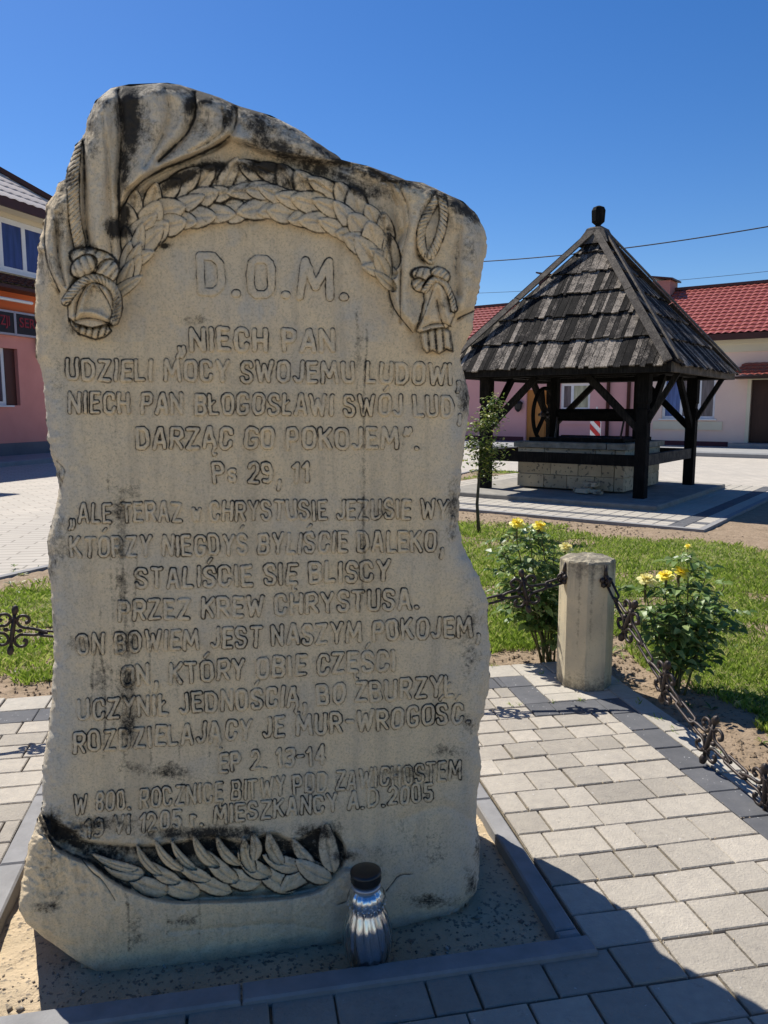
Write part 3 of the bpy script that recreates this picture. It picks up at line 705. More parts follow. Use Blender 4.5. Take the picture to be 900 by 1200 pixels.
# paving round the platform: small setts
mb = MB(); mb2 = []
y = -3.65; r5 = random.Random(11)
kk = 0
while y < 2.6:
    x = -2.9
    while x < 2.88:
        w = .2
        if not (-1.96 < x+w/2 < 1.96 and -2.31 < y+.1 < 1.96):
            dk = (abs(y+3.25) < .11 or abs(x+.1-2.55) < .11)
            mb.mi = 1 if dk else 0
            mb.bevbox(wp, x+.004, x+w-.004, y+.004, y+.196, -.06, .006+r5.uniform(0, .003), .006)
        x += w
    y += .2
mb.mi = 2; mb.box(wp, -3.0, 2.98, -3.76, -3.65, -.1, .012); mb.box(wp, 2.9, 2.98, -3.65, 2.6, -.1, .0115)
o = mb.build('sett_paving', [M_LPAVER, M_DPAVER, M_KERB]); o['kind'] = 'stuff'; o['label'] = 'grey sett paving with a dark border strip round the well'
PH = 1.41
def strut(name, a, b, w, h, mat=M_DARKW):
    mb = MB(); mb.beam(wp(*a), wp(*b), w, h); return mb.build(name, mat, well)
for sx in (-1, 1):
    for sy in (-1, 1):
        mb = MB(); X, Y = sx*PH, sy*PH
        prof = [(.09, .08), (.09, 1.50), (.072, 1.53), (.072, 1.58), (.095, 1.62), (.095, 2.06)]
        vs = []; fs = []
        for (r, z) in prof: vs += [wp(X+a*r, Y+b*r, z) for a, b in ((-1, -1), (1, -1), (1, 1), (-1, 1))]
        for i in range(len(prof)-1):
            for j in range(4): fs.append((i*4+j, i*4+(j+1) % 4, i*4+4+(j+1) % 4, i*4+4+j))
        fs += [(3, 2, 1, 0), tuple(len(prof)*4-4+j for j in range(4))]
        mb.add(vs, fs); mb.build('post', M_DARKW, well)
        strut('brace', (X, Y-sy*.06, 1.18), (X-sx*.0, Y-sy*.95, 2.05), .09, .11)
        strut('brace', (X-sx*.06, Y, 1.18), (X-sx*.95, Y, 2.05), .09, .11)
        if sx > 0: strut('brace', (X+.06, Y, 1.30), (X+.50, Y, 2.06), .07, .08)
for sy in (-1, 1):
    strut('eave_beam', (-PH-.55, sy*PH, 2.13), (PH+.55, sy*PH, 2.13), .18, .16)
    strut('rail', (-PH, sy*PH, .68), (PH, sy*PH, .68), .10, .18)
for sx in (-1, 1):
    strut('eave_beam', (sx*PH, -PH-.55, 2.16), (sx*PH, PH+.55, 2.16), .18, .16)
    strut('rail', (sx*PH, -PH, .685), (sx*PH, PH, .685), .10, .18, M_HIP if sx > 0 else M_DARKW)
strut('tie_beam', (-PH, 0, 2.15), (PH, 0, 2.15), .14, .14)
# roof
RE, ZE, ZA = 1.98, 2.20, 4.60
for k in range(4):
    sx, sy = ((-1, -1), (1, -1), (1, 1), (-1, 1))[k]; ex, ey = ((1, -1), (1, 1), (-1, 1), (-1, -1))[k]
    mb = MB(); mb.beam(wp(sx*(RE-.02), sy*(RE-.02), ZE-.06), wp(ex*(RE-.02), ey*(RE-.02), ZE-.06), .09, .17); mb.build('eave_board', M_HIP if k == 1 else M_DARKW, well)
mb = MB(); mb.add([wp(-RE+.12, -RE+.12, ZE-.02), wp(RE-.12, -RE+.12, ZE-.02), wp(RE-.12, RE-.12, ZE-.02), wp(-RE+.12, RE-.12, ZE-.02), wp(0, 0, ZA-.14)], [(0, 1, 4), (1, 2, 4), (2, 3, 4), (3, 0, 4), (3, 2, 1, 0)]); mb.build('roof_boarding', M_DARKW, well)
r6 = random.Random(4); backs = MB()
NC = 6; slope_len = math.hypot(RE, ZA-ZE)
courses = [0, .185, .365, .535, .70, .86, 1.0]
for side in range(4):
    # side axis a (along eave), inward axis b
    ax, ay = ((1, 0), (0, 1), (-1, 0), (0, -1))[side]; bx_, by_ = ((0, 1), (-1, 0), (0, -1), (1, 0))[side]
    def rp(u, t, lift):        # u along the eave, t 0 eave..1 apex, lift outwards
        cx = -bx_*RE*(1-t); cy = -by_*RE*(1-t); nz = RE/slope_len; no = (ZA-ZE)/slope_len
        return wp(cx+ax*u-bx_*no*lift, cy+ay*u-by_*no*lift, ZE+(ZA-ZE)*t+nz*lift)
    for c in range(NC):
        t0, t1 = courses[c], min(courses[c+1]+.03, .985); hw = RE*(1-t0)
        x = -hw
        while x < hw-.01:
            w = r6.choice([.05, .06, .08, .09, .11, .13]); xe_ = min(x+w, hw)
            tl = t0 - r6.uniform(0, .020) - (.012 if c else 0.02); wtop = RE*(1-t1)
            xa, xb = x+.004, xe_-.004
            # clip to the hip lines at the upper end
            tt0 = min(t1, 1-abs(xa)/RE); tt1 = min(t1, 1-abs(xb)/RE)
            if tt0 > t0+.01 or tt1 > t0+.01:
                tt0 = max(tt0, t0+.005); tt1 = max(tt1, t0+.005)
                lo, th_ = .055, .018+r6.uniform(0, .008); up = .012
                vs = [rp(xa, tl, lo-th_), rp(xb, tl, lo-th_), rp(xb, tt1, up-.01), rp(xa, tt0, up-.01), rp(xa, tl, lo), rp(xb, tl, lo+r6.uniform(-.006, .006)), rp(xb, tt1, up), rp(xa, tt0, up)]
                fs = [(3, 2, 1, 0), (4, 5, 6, 7), (0, 1, 5, 4), (1, 2, 6, 5), (2, 3, 7, 6), (3, 0, 4, 7)]
                if side < 2:
                    m1 = MB(); ctr = sum((Vector(v) for v in vs), Vector())/8; m1.add([Vector(v)-ctr for v in vs], fs)
                    me = m1.mesh('shingle', M_SHINGLE); oo = bpy.data.objects.new('shingle', me); oo.location = ctr-well.location; COL.objects.link(oo); oo.parent = well
                else: backs.add(vs, fs)
            x += w
o = backs.build('shingle_field', M_SHINGLE, well); o['kind'] = 'stuff'
for k, (sx, sy) in enumerate(((-1, -1), (1, -1), (1, 1), (-1, 1))):
    n = 2
    for j in range(n):
        a0, a1 = j/n, (j+1)/n-.004
        P0 = Vector(wp(sx*(RE+.03), sy*(RE+.03), ZE-.02)); P1 = Vector(wp(sx*.05, sy*.05, ZA+.03))
        A = P0.lerp(P1, a0); B = P0.lerp(P1, a1); mb = MB()
        for s2 in (0, 1):    # a board on each flank of the hip
            dv = (WF.x*(-sx) if s2 == 0 else WF.y*(-sy)); nrm = (P1-P0).cross(dv).normalized()
            if nrm.z < 0: nrm = -nrm
            sl_ = dv - (P1-P0).normalized()*dv.dot((P1-P0).normalized()); sl_.normalize()
            vs = [q + sl_*c1*(.125-.01*j) + nrm*(.075+c2*.028) for q in (A, B) for (c1, c2) in ((0, 0), (1, 0), (1, 1), (0, 1))]
            mb.add(vs, [(0, 1, 2, 3), (7, 6, 5, 4), (0, 4, 5, 1), (1, 5, 6, 2), (2, 6, 7, 3), (3, 7, 4, 0)])
        mb.build('hip_board', M_HIP, well)
mb = MB(); pr4 = [(.30, -.22), (.17, .02), (.15, .07), (.10, .10)]
vs = []; fs = []
for (r, z) in pr4: vs += [wp(a*r, b*r, ZA+z+.02) for a, b in ((-1, -1), (1, -1), (1, 1), (-1, 1))]
for i in range(3):
    for j in range(4): fs.append((i*4+j, i*4+(j+1) % 4, i*4+4+(j+1) % 4, i*4+4+j))
fs.append((12, 13, 14, 15)); mb.add(vs, fs); mb.build('apex_cap', M_HIP, well)
mb = MB(); mb.lathe(lambda x, y, z: wp(x, y, z), [(.06, ZA+.1), (.05, ZA+.16), (.12, ZA+.22), (.13, ZA+.40), (.10, ZA+.46), (.03, ZA+.49)], 8); mb.build('finial', M_DARKW, well)
# stone curb of the well: blocks
curb = empty('well_curb', WF.p(0, 0, .115), 'square well curb of pale sandstone blocks with a worn slab rim', 'well')
HB = .98
cb = MB(); cb.box(wp, -HB+.03, HB-.03, -HB+.03, HB-.03, .11, .80); cb.build('curb_core', M_SLAB, curb)
for c in range(3):
    z0_ = .118+c*.235; z1_ = z0_+.232; cuts = [-HB, -HB+.52+.13*(c % 2), -.02+.2*(c % 2), HB-.5+.12*(c % 2), HB]
    for side in range(4):
        ax, ay = ((1, 0), (0, 1), (-1, 0), (0, -1))[side]; bx_, by_ = ((0, 1), (-1, 0), (0, -1), (1, 0))[side]
        for a, b in zip(cuts[:-1], cuts[1:]):
            lift = r6.uniform(0, .012)
            pf = lambda x, y, z: wp(-bx_*HB+ax*x+bx_*y, -by_*HB+ay*x+by_*y, z)
            b2 = b - (.17 if b == HB else 0)
            mb = MB(); mb.bevbox(pf, a+.005, b2-.005+(.17 if b == HB else 0)-(.16 if b == HB else 0), -lift, .15, z0_+.004, z1_, .008); mb.build('block', M_BLOCK, curb)
for side in range(4):
    ax, ay = ((1, 0), (0, 1), (-1, 0), (0, -1))[side]; bx_, by_ = ((0, 1), (-1, 0), (0, -1), (1, 0))[side]
    pf = lambda x, y, z: wp(-bx_*HB+ax*x+bx_*y, -by_*HB+ay*x+by_*y, z)
    mb = MB(); mb.bevbox(pf, -HB-.06, HB-.30, -.06, .28, .828, .93, .015); mb.build('rim_slab', M_SLAB, curb)
mb = MB(); mb.box(wp, -HB+.1, HB-.1, -.75, -.68, .93, 1.0); mb.box(wp, -HB+.1, HB-.1, .68, .75, .93, 1.0)
for k in range(9): mb.box(wp, -HB+.12+k*.195, -HB+.29+k*.195, -.68, .68, .945, .985)
mb.build('wooden_cover', M_DARKW, curb)
# windlass with its big wheel
wl = empty('well_windlass', WF.p(-.8, 0, .93), 'dark windlass with a large spoked drive wheel standing on the well curb', 'windlass')
for sx in (-.72, .86):
    mb = MB(); mb.beam(wp(sx, 0, .93), wp(sx, 0, 2.08), .13, .15); mb.build('upright', M_DARKW, wl)
mb = MB(); mb.tube([wp(-.62, 0, 1.40), wp(.8, 0, 1.40)], .115, 12); mb.build('log_drum', M_DARKW, wl)
mb = MB(); mb.tube([wp(-1.05, 0, 1.40), wp(-.62, 0, 1.40)], .03, 8); mb.build('axle', M_IRON, wl)
WR, wxx = .50, -.93
mb = MB(); mb.tube([wp(wxx, WR*math.cos(t), 1.40+WR*math.sin(t)) for t in np.linspace(0, 2*math.pi, 41)], .038, 8, False); mb.build('wheel_rim', M_DARKW, wl, True)
for k in range(3):
    t = math.radians(90+120*k+15); mb = MB(); mb.beam(wp(wxx, .04*math.cos(t), 1.40+.04*math.sin(t)), wp(wxx, (WR-.01)*math.cos(t), 1.40+(WR-.01)*math.sin(t)), .05, .06, WF.x); mb.build('spoke', M_DARKW, wl)
mb = MB(); mb.lathe(lambda a, b, c: wp(wxx+c, a, 1.40+b), [(.07, -.06), (.09, -.03), (.09, .03), (.07, .06)], 12); mb.build('hub', M_IRON, wl)
mb = MB(); mb.tube([wp(-.60, -.15, 1.36), wp(-.58, -.22, 1.15), wp(-.60, -.24, .94)], .018, 6); mb.tube([wp(.62, -.2, .94), wp(.66, -.1, 1.38)], .018, 6); mb.build('iron_stay', M_IRON, wl)
# loose rubble on the platform
for k, (x, y, s) in enumerate(((.42, -1.35, .11), (.60, -1.28, .09), (.30, -1.22, .08), (.72, -1.45, .07), (.50, -1.20, .12))):
    mb = MB(); c = wp(x, y, .115+s*.28+(.1 if k == 4 else 0)); rr_ = r6
    vs = [c + WF.x*a*s*rr_.uniform(.7, 1.2) + WF.y*b*s*rr_.uniform(.6, 1) + Vector((0, 0, d_*s*.3*rr_.uniform(.7, 1.3))) for d_ in (-1, 1) for a, b in ((-1, -1), (1, -1), (1, 1), (-1, 1))]
    mb.add(vs, [(3, 2, 1, 0), (4, 5, 6, 7), (0, 1, 5, 4), (1, 2, 6, 5), (2, 3, 7, 6), (3, 0, 4, 7)])
    tag(mb.build('rubble_stone', M_BLOCK), ('middle one of the broken stones lying flat before the well curb', 'pale flat stone lying right of the middle of the rubble before the well curb', 'leftmost broken stone before the well curb', 'rightmost small broken stone beside the front well post', 'broken stone propped on top of the others against the well curb')[k], 'stone', 'loose stones by the well curb')

# ------------------------------------------------------------ the carved stele
Y0 = 2.055; THICK = .52
LEFT = [(97, 192), (98.5, 150), (103, 130), (107, 124), (119, 110), (137, 103), (158, 98.5), (164, 94), (170, 88), (183, 83.5), (210, 76), (214, 69), (226, 64), (240, 55), (261, 51.5), (293, 44.5), (322, 42), (350, 41), (400, 41.5), (416, 43), (435, 49), (463, 52.5), (509, 55.5), (531, 59), (543, 63), (562, 68), (571, 69.5), (590, 65), (618, 58.7), (634, 55.5), (659, 56), (677, 58.5), (702, 60), (733, 62), (780, 63), (827, 60), (864, 55.5), (898, 51), (945, 49), (952, 46), (967, 41), (997, 33), (1033, 25), (1067, 22), (1083, 32), (1097, 50), (1112, 70), (1130, 97), (1138, 113), (1143, 150)]
RIGHT = [(97, 197), (99.5, 213), (107, 235), (114, 256), (124.5, 281), (135, 318), (147, 341), (160, 362), (174, 382), (187, 401), (194, 429), (204, 458), (211, 476), (214, 497), (221, 511), (227, 524), (236, 543), (252, 560), (274, 569.5), (291, 571), (313, 566), (338, 561), (360, 557), (388, 553.5), (407, 543), (422, 539.5), (441, 544), (456, 549.5), (484, 549), (515, 546), (547, 541), (578, 538), (615, 536.5), (640, 543), (655, 549), (677, 562), (707, 571), (773, 575), (807, 573), (837, 567), (857, 559), (873, 562), (893, 564), (933, 559), (960, 557), (990, 563), (1035, 561), (1048, 556), (1055, 549), (1062, 540), (1071, 525), (1078, 500), (1090, 458), (1105, 401), (1113, 351), (1123, 300), (1133, 240), (1140, 195), (1143, 155)]
NR, NCC = 1020, 560
# rows are denser in the first few pixels where the crest is flat
ys = np.concatenate([np.linspace(97, 110, 26)[:-1], np.linspace(110, 1143, NR-25)])
L = np.interp(ys, *zip(*LEFT)); R = np.interp(ys, *zip(*RIGHT))
L = L + (fbm(ys/9, ys*0, 31, 4)-.5)*4.2 + (vn(ys/2.3, ys*0, 32)-.5)*.7; R = R + (fbm(ys/9, ys*0, 33, 4)-.5)*4.2 + (vn(ys/2.3, ys*0, 34)-.5)*.7
R = np.maximum(R, L+2)
us = np.linspace(0, 1, NCC); us = us + .35*np.sin(2*np.pi*us)/(2*np.pi)*-.35      # slightly denser at the rims
PX = L[:, None]*(1-us)+R[:, None]*us; PY = np.repeat(ys[:, None], NCC, 1)
def segd(pts, closed=False, rad=60):
    X, Y = PX, PY; D = np.full(X.shape, 1e3); pts = list(pts)+([pts[0]] if closed else [])
    for (x1, y1), (x2, y2) in zip(pts[:-1], pts[1:]):
        r0, r1 = np.searchsorted(ys, [min(y1, y2)-rad, max(y1, y2)+rad])
        if r0 >= r1: continue
        sx = X[r0:r1]; sy = Y[r0:r1]; dx, dy = x2-x1, y2-y1; q = dx*dx+dy*dy+1e-9
        t = np.clip(((sx-x1)*dx+(sy-y1)*dy)/q, 0, 1)
        D[r0:r1] = np.minimum(D[r0:r1], np.hypot(sx-x1-t*dx, sy-y1-t*dy))
    return D
def smooth(pts, n=4):
    p = np.array(pts, float); out = []
    for i in range(len(p)-1):
        p0 = p[max(i-1, 0)]; p1 = p[i]; p2 = p[i+1]; p3 = p[min(i+2, len(p)-1)]
        for t in np.arange(n)/n: out.append(tuple(.5*((2*p1)+(-p0+p2)*t+(2*p0-5*p1+4*p2-p3)*t*t+(-p0+3*p1-3*p2+p3)*t**3)))
    out.append(tuple(p[-1])); return out
def inpoly(pts): return inside_np(pts, PX, PY)
def softpoly(pts, w):                       # signed: 1 inside, 0 outside with a ramp of w px just inside the border
    return np.where(inpoly(pts), sstep(0, w, segd(pts, True, w+4)), 0)
Hh = np.zeros(PX.shape); GR = np.zeros(PX.shape); TI = np.zeros(PX.shape)  # GR: dirt, with crease lines strengthened to stand in for weak relief shading
W_IN = smooth([(143, 372), (140, 358), (156, 325), (171, 300), (192, 277), (228, 265), (284, 257), (315, 256), (358, 266), (387, 274), (419, 293), (433, 313), (451, 333), (462, 365), (484, 392)])
W_OUT = smooth([(146, 300), (146, 247), (167, 231), (199, 214), (231, 199), (267, 196), (309, 191), (351, 208), (387, 213), (422, 231), (447, 256), (461, 277), (457, 305), (453, 333)])
D_LOW = [(143, 372), (146, 350), (145, 300), (144, 250), (153, 226), (170, 213), (190, 203), (213, 192), (245, 179), (268, 166), (285, 172), (305, 182), (330, 186), (380, 195), (425, 196), (449, 213), (468, 242), (473, 267), (457, 302), (455, 335), (462, 365), (484, 392), (494, 384), (520, 388), (536, 374), (557, 366), (620, 360), (620, 60), (0, 60), (0, 292), (46, 300), (56, 325), (70, 345), (80, 352), (92, 330), (110, 330), (124, 352)]
und = fbm(PX/70, PY/70, 41, 3)-.5
Hh += .010*und + .0016*(fbm(PX/14, PY/14, 45, 3)-.5)
drape = softpoly(D_LOW, 9)
Hh += drape*(.042 + .012*(fbm(PX/38, PY/55, 47, 3)-.5))
inner = inpoly(W_IN+[(457, 302), (461, 277)]+W_OUT[::-1])
wband = np.where(inner, sstep(0, 5, segd(W_IN, False, 12)), 0)
Hh += wband*.014*(1-np.clip(drape, 0, 1))
def ridge(pts, amp, w, sm=True, g=0, gw=None):
    global Hh, GR
    d = segd(smooth(pts) if sm and len(pts) > 2 else pts, False, w*4+4)
    Hh += amp*np.exp(-(d/w)**2)
    if g: GR = np.maximum(GR, g*np.exp(-(d/(gw or w*.6))**2))
# folds of the cloth: raised ridges, then cut valleys darkened with dirt that doubles as crease shade
for pts, a, w in ([[(122, 118), (120, 170), (118, 240), (122, 300), (132, 345)], .020, 10], [[(104, 170), (107, 230), (112, 280), (118, 310)], .014, 7],
    [[(180, 108), (182, 140), (172, 175), (156, 215), (150, 240)], .026, 13], [[(205, 110), (214, 130), (204, 158), (176, 188), (158, 214)], .014, 8],
    [[(246, 118), (252, 145), (238, 168), (208, 186), (172, 204)], .024, 11], [[(300, 135), (296, 160), (275, 163)], .016, 10],
    [[(70, 235), (60, 270), (60, 300), (68, 335)], .020, 8], [[(82, 225), (76, 270), (76, 320), (80, 340)], .014, 6], [[(50, 275), (50, 300), (60, 330)], .010, 5],
    [[(420, 196), (445, 208), (462, 232), (473, 265)], .022, 7], [[(470, 212), (485, 240), (482, 290), (474, 340), (478, 378)], .016, 9], [[(463, 300), (462, 340), (470, 372)], .012, 5],
    [[(530, 240), (545, 280), (548, 320), (545, 355)], .018, 10], [[(508, 215), (500, 240), (492, 268)], .010, 7], [[(552, 262), (560, 300), (556, 340)], .010, 7]):
    ridge(pts, a, w)
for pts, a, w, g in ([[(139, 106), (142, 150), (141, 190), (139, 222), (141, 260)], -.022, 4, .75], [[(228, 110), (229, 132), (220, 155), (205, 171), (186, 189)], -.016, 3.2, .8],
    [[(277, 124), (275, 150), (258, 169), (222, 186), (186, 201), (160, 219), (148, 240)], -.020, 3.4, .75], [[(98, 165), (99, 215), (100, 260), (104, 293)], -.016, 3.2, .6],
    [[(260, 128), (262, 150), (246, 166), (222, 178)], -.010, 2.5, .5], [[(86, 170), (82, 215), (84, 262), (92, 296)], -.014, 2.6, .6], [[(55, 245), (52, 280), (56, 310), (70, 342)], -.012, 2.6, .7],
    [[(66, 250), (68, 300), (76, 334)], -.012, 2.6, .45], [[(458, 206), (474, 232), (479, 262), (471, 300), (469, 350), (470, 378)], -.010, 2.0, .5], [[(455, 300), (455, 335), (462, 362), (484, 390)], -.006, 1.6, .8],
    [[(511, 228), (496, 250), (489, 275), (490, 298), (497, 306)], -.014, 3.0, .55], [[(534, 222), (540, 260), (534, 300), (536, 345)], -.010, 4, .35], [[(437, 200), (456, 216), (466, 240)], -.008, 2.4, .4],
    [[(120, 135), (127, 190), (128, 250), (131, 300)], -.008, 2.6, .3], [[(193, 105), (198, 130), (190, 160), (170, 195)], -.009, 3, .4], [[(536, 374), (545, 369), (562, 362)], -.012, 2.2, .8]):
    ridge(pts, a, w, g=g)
def put(mask, val, g=None):
    global Hh, GR
    Hh = np.where(mask, val, Hh)
def leaf(cx, cy, ang, ln, wd, base, amp, tilt=.5, g=.75, curl=0.0, keep=False):
    """a pointed leaf laid over what is below it, with a cut outline"""
    global Hh, GR
    r0, r1 = np.searchsorted(ys, [cy-ln-wd, cy+ln+wd]); X = PX[r0:r1]-cx; Y = PY[r0:r1]-cy
    ca, sa = math.cos(ang), math.sin(ang); s = (X*ca+Y*sa)/ln; t = (-X*sa+Y*ca)/wd - curl*s*s
    w = np.clip(1-np.abs(s)**2.2, 0, 1)**.62*(1-.25*s)
    k = np.abs(t)/(w+1e-3); m = (np.abs(s) < 1) & (k < 1)
    h = base + amp*(np.sqrt(np.clip(1-k*k, 0, 1))*.65+.35)*(1-tilt*.5+tilt*.5*s) - amp*.22*np.exp(-(t/.12)**2)*(s < .7)
    Hh[r0:r1] = np.where(m, h, Hh[r0:r1])
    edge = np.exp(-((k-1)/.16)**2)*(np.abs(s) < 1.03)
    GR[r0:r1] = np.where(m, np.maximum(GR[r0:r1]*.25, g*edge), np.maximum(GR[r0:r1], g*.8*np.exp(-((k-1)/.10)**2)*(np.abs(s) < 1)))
# wreath: overlapping laurel leaves running up both sides to the crown of the arch
def resample(pts, n):
    p = np.array(pts); d = np.concatenate([[0], np.cumsum(np.hypot(*np.diff(p, axis=0).T))]); t = np.linspace(0, d[-1], n)
    return np.stack([np.interp(t, d, p[:, 0]), np.interp(t, d, p[:, 1])], 1)
NA = 120
ia = resample([p for p in W_IN if p[1] < 352][0:], NA); oa = resample([(146, 345)]+[p for p in W_OUT][2:], NA)
lr = random.Random(12)
for half in (0, 1):
    seq = []
    n = 11
    for i in range(n):
        f = i/(n-.5)
        q = .475*(1-f)+.01*f if half == 0 else .475*(1-f)*-1+.95+.02*f-.0
        if half: q = .50+.48*f
        else: q = .49-.47*f
        seq.append((q, f))
    for q, f in seq:                       # from the crown outwards, so lower leaves lie over upper ones
        j = int(np.clip(q*NA, 1, NA-2)); a = ia[j]; b = oa[j]; tg = ia[j+1]-ia[j-1]; tg = tg/np.hypot(*tg)
        if half: tg = -tg
        for row, (cc, dev) in enumerate(((.86, -.55), (.5, .1), (.16, .55))):
            c = a*(1-cc)+b*cc + tg*lr.uniform(-4, 4) + tg*(10 if row == 1 else 0)
            nrm = (b-a)/max(np.hypot(*(b-a)), 1); dirv = tg + nrm*(.75 if row == 0 else (.12 if row == 1 else -.25)); ang = math.atan2(dirv[1], dirv[0])+lr.uniform(-.34, .34)
            wid = np.hypot(*(b-a))
            if wid < 14 and row == 1: continue
            leaf(c[0], c[1], ang, lr.uniform(15, 25), min(max(wid*.27, 8), 13)*lr.uniform(.75, 1.15), .012+(.004 if row == 1 else .0)+lr.uniform(-.002, .003), .020 if row else .025, 1.1, .9 if row == 0 else .62)
# rope strands (twisted)
def rope(pts, w, base, tw=7.0, slant=1.0):
    global Hh, GR
    sp = resample(smooth(pts, 6), 80)
    r0, r1 = np.searchsorted(ys, [min(p[1] for p in pts)-w-2, max(p[1] for p in pts)+w+2]); X = PX[r0:r1]; Y = PY[r0:r1]
    D = np.full(X.shape, 1e3); T = np.zeros(X.shape); SG = np.zeros(X.shape); acc = 0
    for (x1, y1), (x2, y2) in zip(sp[:-1], sp[1:]):
        dx, dy = x2-x1, y2-y1; l = math.hypot(dx, dy); t = np.clip(((X-x1)*dx+(Y-y1)*dy)/(l*l), 0, 1)
        d = np.hypot(X-x1-t*dx, Y-y1-t*dy); c = ((X-x1)*dy-(Y-y1)*dx)/l
        m = d < D; D = np.where(m, d, D); T = np.where(m, acc+t*l, T); SG = np.where(m, c, SG); acc += l
    m = D < w; ph = np.sin((T+slant*SG)/tw*2*np.pi)
    h = base + .016*np.sqrt(np.clip(1-(D/w)**2, 0, 1)) + .0024*ph*(.5+vn(X/9, Y/9, 44))
    Hh[r0:r1] = np.where(m, h, Hh[r0:r1]); GR[r0:r1] = np.where(m, np.where(ph < -.6, .5*vn(X/6, Y/6, 45)+.15, .12), GR[r0:r1]); GR[r0:r1] = np.maximum(GR[r0:r1], (.25+.6*vn(X/8, Y/8, 46))*np.exp(-((D-w)/1.2)**2))
rope([(89, 166), (86, 205), (87, 250), (95, 294)], 7.2, .045, 5.5, .8)
rope([(517, 226), (505, 244), (494, 268), (495, 292), (505, 305)], 5.2, .045, 5.0, .8)
rope([(517, 228), (520, 252), (515, 278), (505, 300)], 5.2, .048, 5.0, -.8)
# left knot and tassel
def blob(cx, cy, rx, ry, ang, base, amp, g=.7, lines=0, la=.003):
    global Hh, GR
    r0, r1 = np.searchsorted(ys, [cy-max(rx, ry)-3, cy+max(rx, ry)+3]); X = PX[r0:r1]-cx; Y = PY[r0:r1]-cy
    ca, sa = math.cos(ang), math.sin(ang); s = (X*ca+Y*sa)/rx; t = (-X*sa+Y*ca)/ry; k = np.hypot(s, t); m = k < 1
    h = base+amp*np.sqrt(np.clip(1-k*k, 0, 1))
    gl = 0
    if lines: ph = np.sin(s*lines*np.pi+t*2); h = h+la*ph; gl = np.where(ph < -.5, .45, .05)
    Hh[r0:r1] = np.where(m, h, Hh[r0:r1]); GR[r0:r1] = np.where(m, gl, GR[r0:r1]); GR[r0:r1] = np.maximum(GR[r0:r1], g*np.exp(-((k-1)*min(rx, ry)/1.5)**2))
def stamp(pts, base, amp, w=5, g=.7, fl=None):
    global Hh, GR
    d = segd(pts, True, w+5); m = inpoly(pts); h = base+amp*sstep(0, w, d)
    gi = 0
    if fl:
        ph = np.sin((PX*fl[0]+PY*fl[1])*2*np.pi); h = h+fl[2]*ph; gi = np.where(ph < -.5, .5, .05)
    Hh = np.where(m, h, Hh); GR = np.where(m, np.maximum(gi, .25*(GR > .9)), GR); GR = np.maximum(GR, g*np.exp(-(d/1.5)**2))
blob(110, 305, 29, 14, .25, .048, .020, .8, 5)
blob(98, 312, 17, 12, -.6, .052, .022, .7, 4)
blob(126, 318, 13, 15, .5, .05, .020, .7, 3)
stamp([(78, 345), (92, 334), (108, 326), (128, 333), (138, 352), (137, 372), (124, 386), (112, 395), (92, 392), (80, 376)], .030, .022, 8, .7)
for pts in ([(92, 338), (84, 352), (82, 372)], [(110, 330), (100, 345), (95, 365)], [(110, 330), (124, 346), (133, 368)], [(120, 334), (134, 350)]): ridge(pts, .012, 3.5)
for pts in ([(100, 336), (91, 354), (88, 375)], [(116, 336), (128, 356), (134, 374)], [(76, 350), (86, 336), (98, 327)]): ridge(pts, -.009, 1.6, g=.7)
ridge([(88, 372), (98, 366), (112, 367), (126, 374)], .010, 3, g=0)
ridge([(84, 378), (98, 373), (114, 374), (130, 380)], -.010, 1.8, g=.7)
rope([(77, 353), (90, 336), (104, 327), (120, 328), (134, 340), (138, 360), (134, 376)], 5.5, .050, 5.0, .8)
stamp([(80, 372), (90, 380), (108, 384), (126, 380), (131, 388), (123, 395), (112, 398), (101, 394), (94, 392), (85, 385)], .026, .016, 4, .7, (.13, .03, .004))
# right bow and tassel
blob(497, 322, 15, 9, .1, .050, .018, .7, 4); blob(516, 322, 12, 8.5, .5, .050, .018, .7, 4); blob(492, 334, 10, 8, .5, .046, .014, .6, 3)
stamp([(495, 335), (505, 322), (518, 326), (528, 342), (533, 368), (527, 382), (514, 392), (497, 394), (488, 388), (493, 368), (497, 352)], .030, .018, 6, .65)
for pts in ([(512, 332), (502, 356), (491, 386)], [(516, 330), (520, 356), (528, 382)], [(500, 338), (497, 352), (499, 370)], [(524, 340), (530, 366)]): ridge(pts, .013, 3.4)
for pts in ([(507, 340), (498, 366), (488, 388)], [(512, 352), (516, 372), (522, 386)], [(524, 344), (528, 366)]): ridge(pts, -.008, 1.6, g=.6)
stamp([(491, 390), (505, 386), (518, 384), (528, 388), (531, 412), (523, 409), (515, 415), (507, 411), (500, 414), (495, 408)], .022, .013, 3, .6, (.115, -.01, .004))
ridge([(496, 384), (506, 380), (520, 379), (529, 383)], -.009, 1.6, g=.6)
rope([(498, 340), (508, 328), (520, 332), (528, 346), (532, 362)], 4, .048, 4.5, .8)
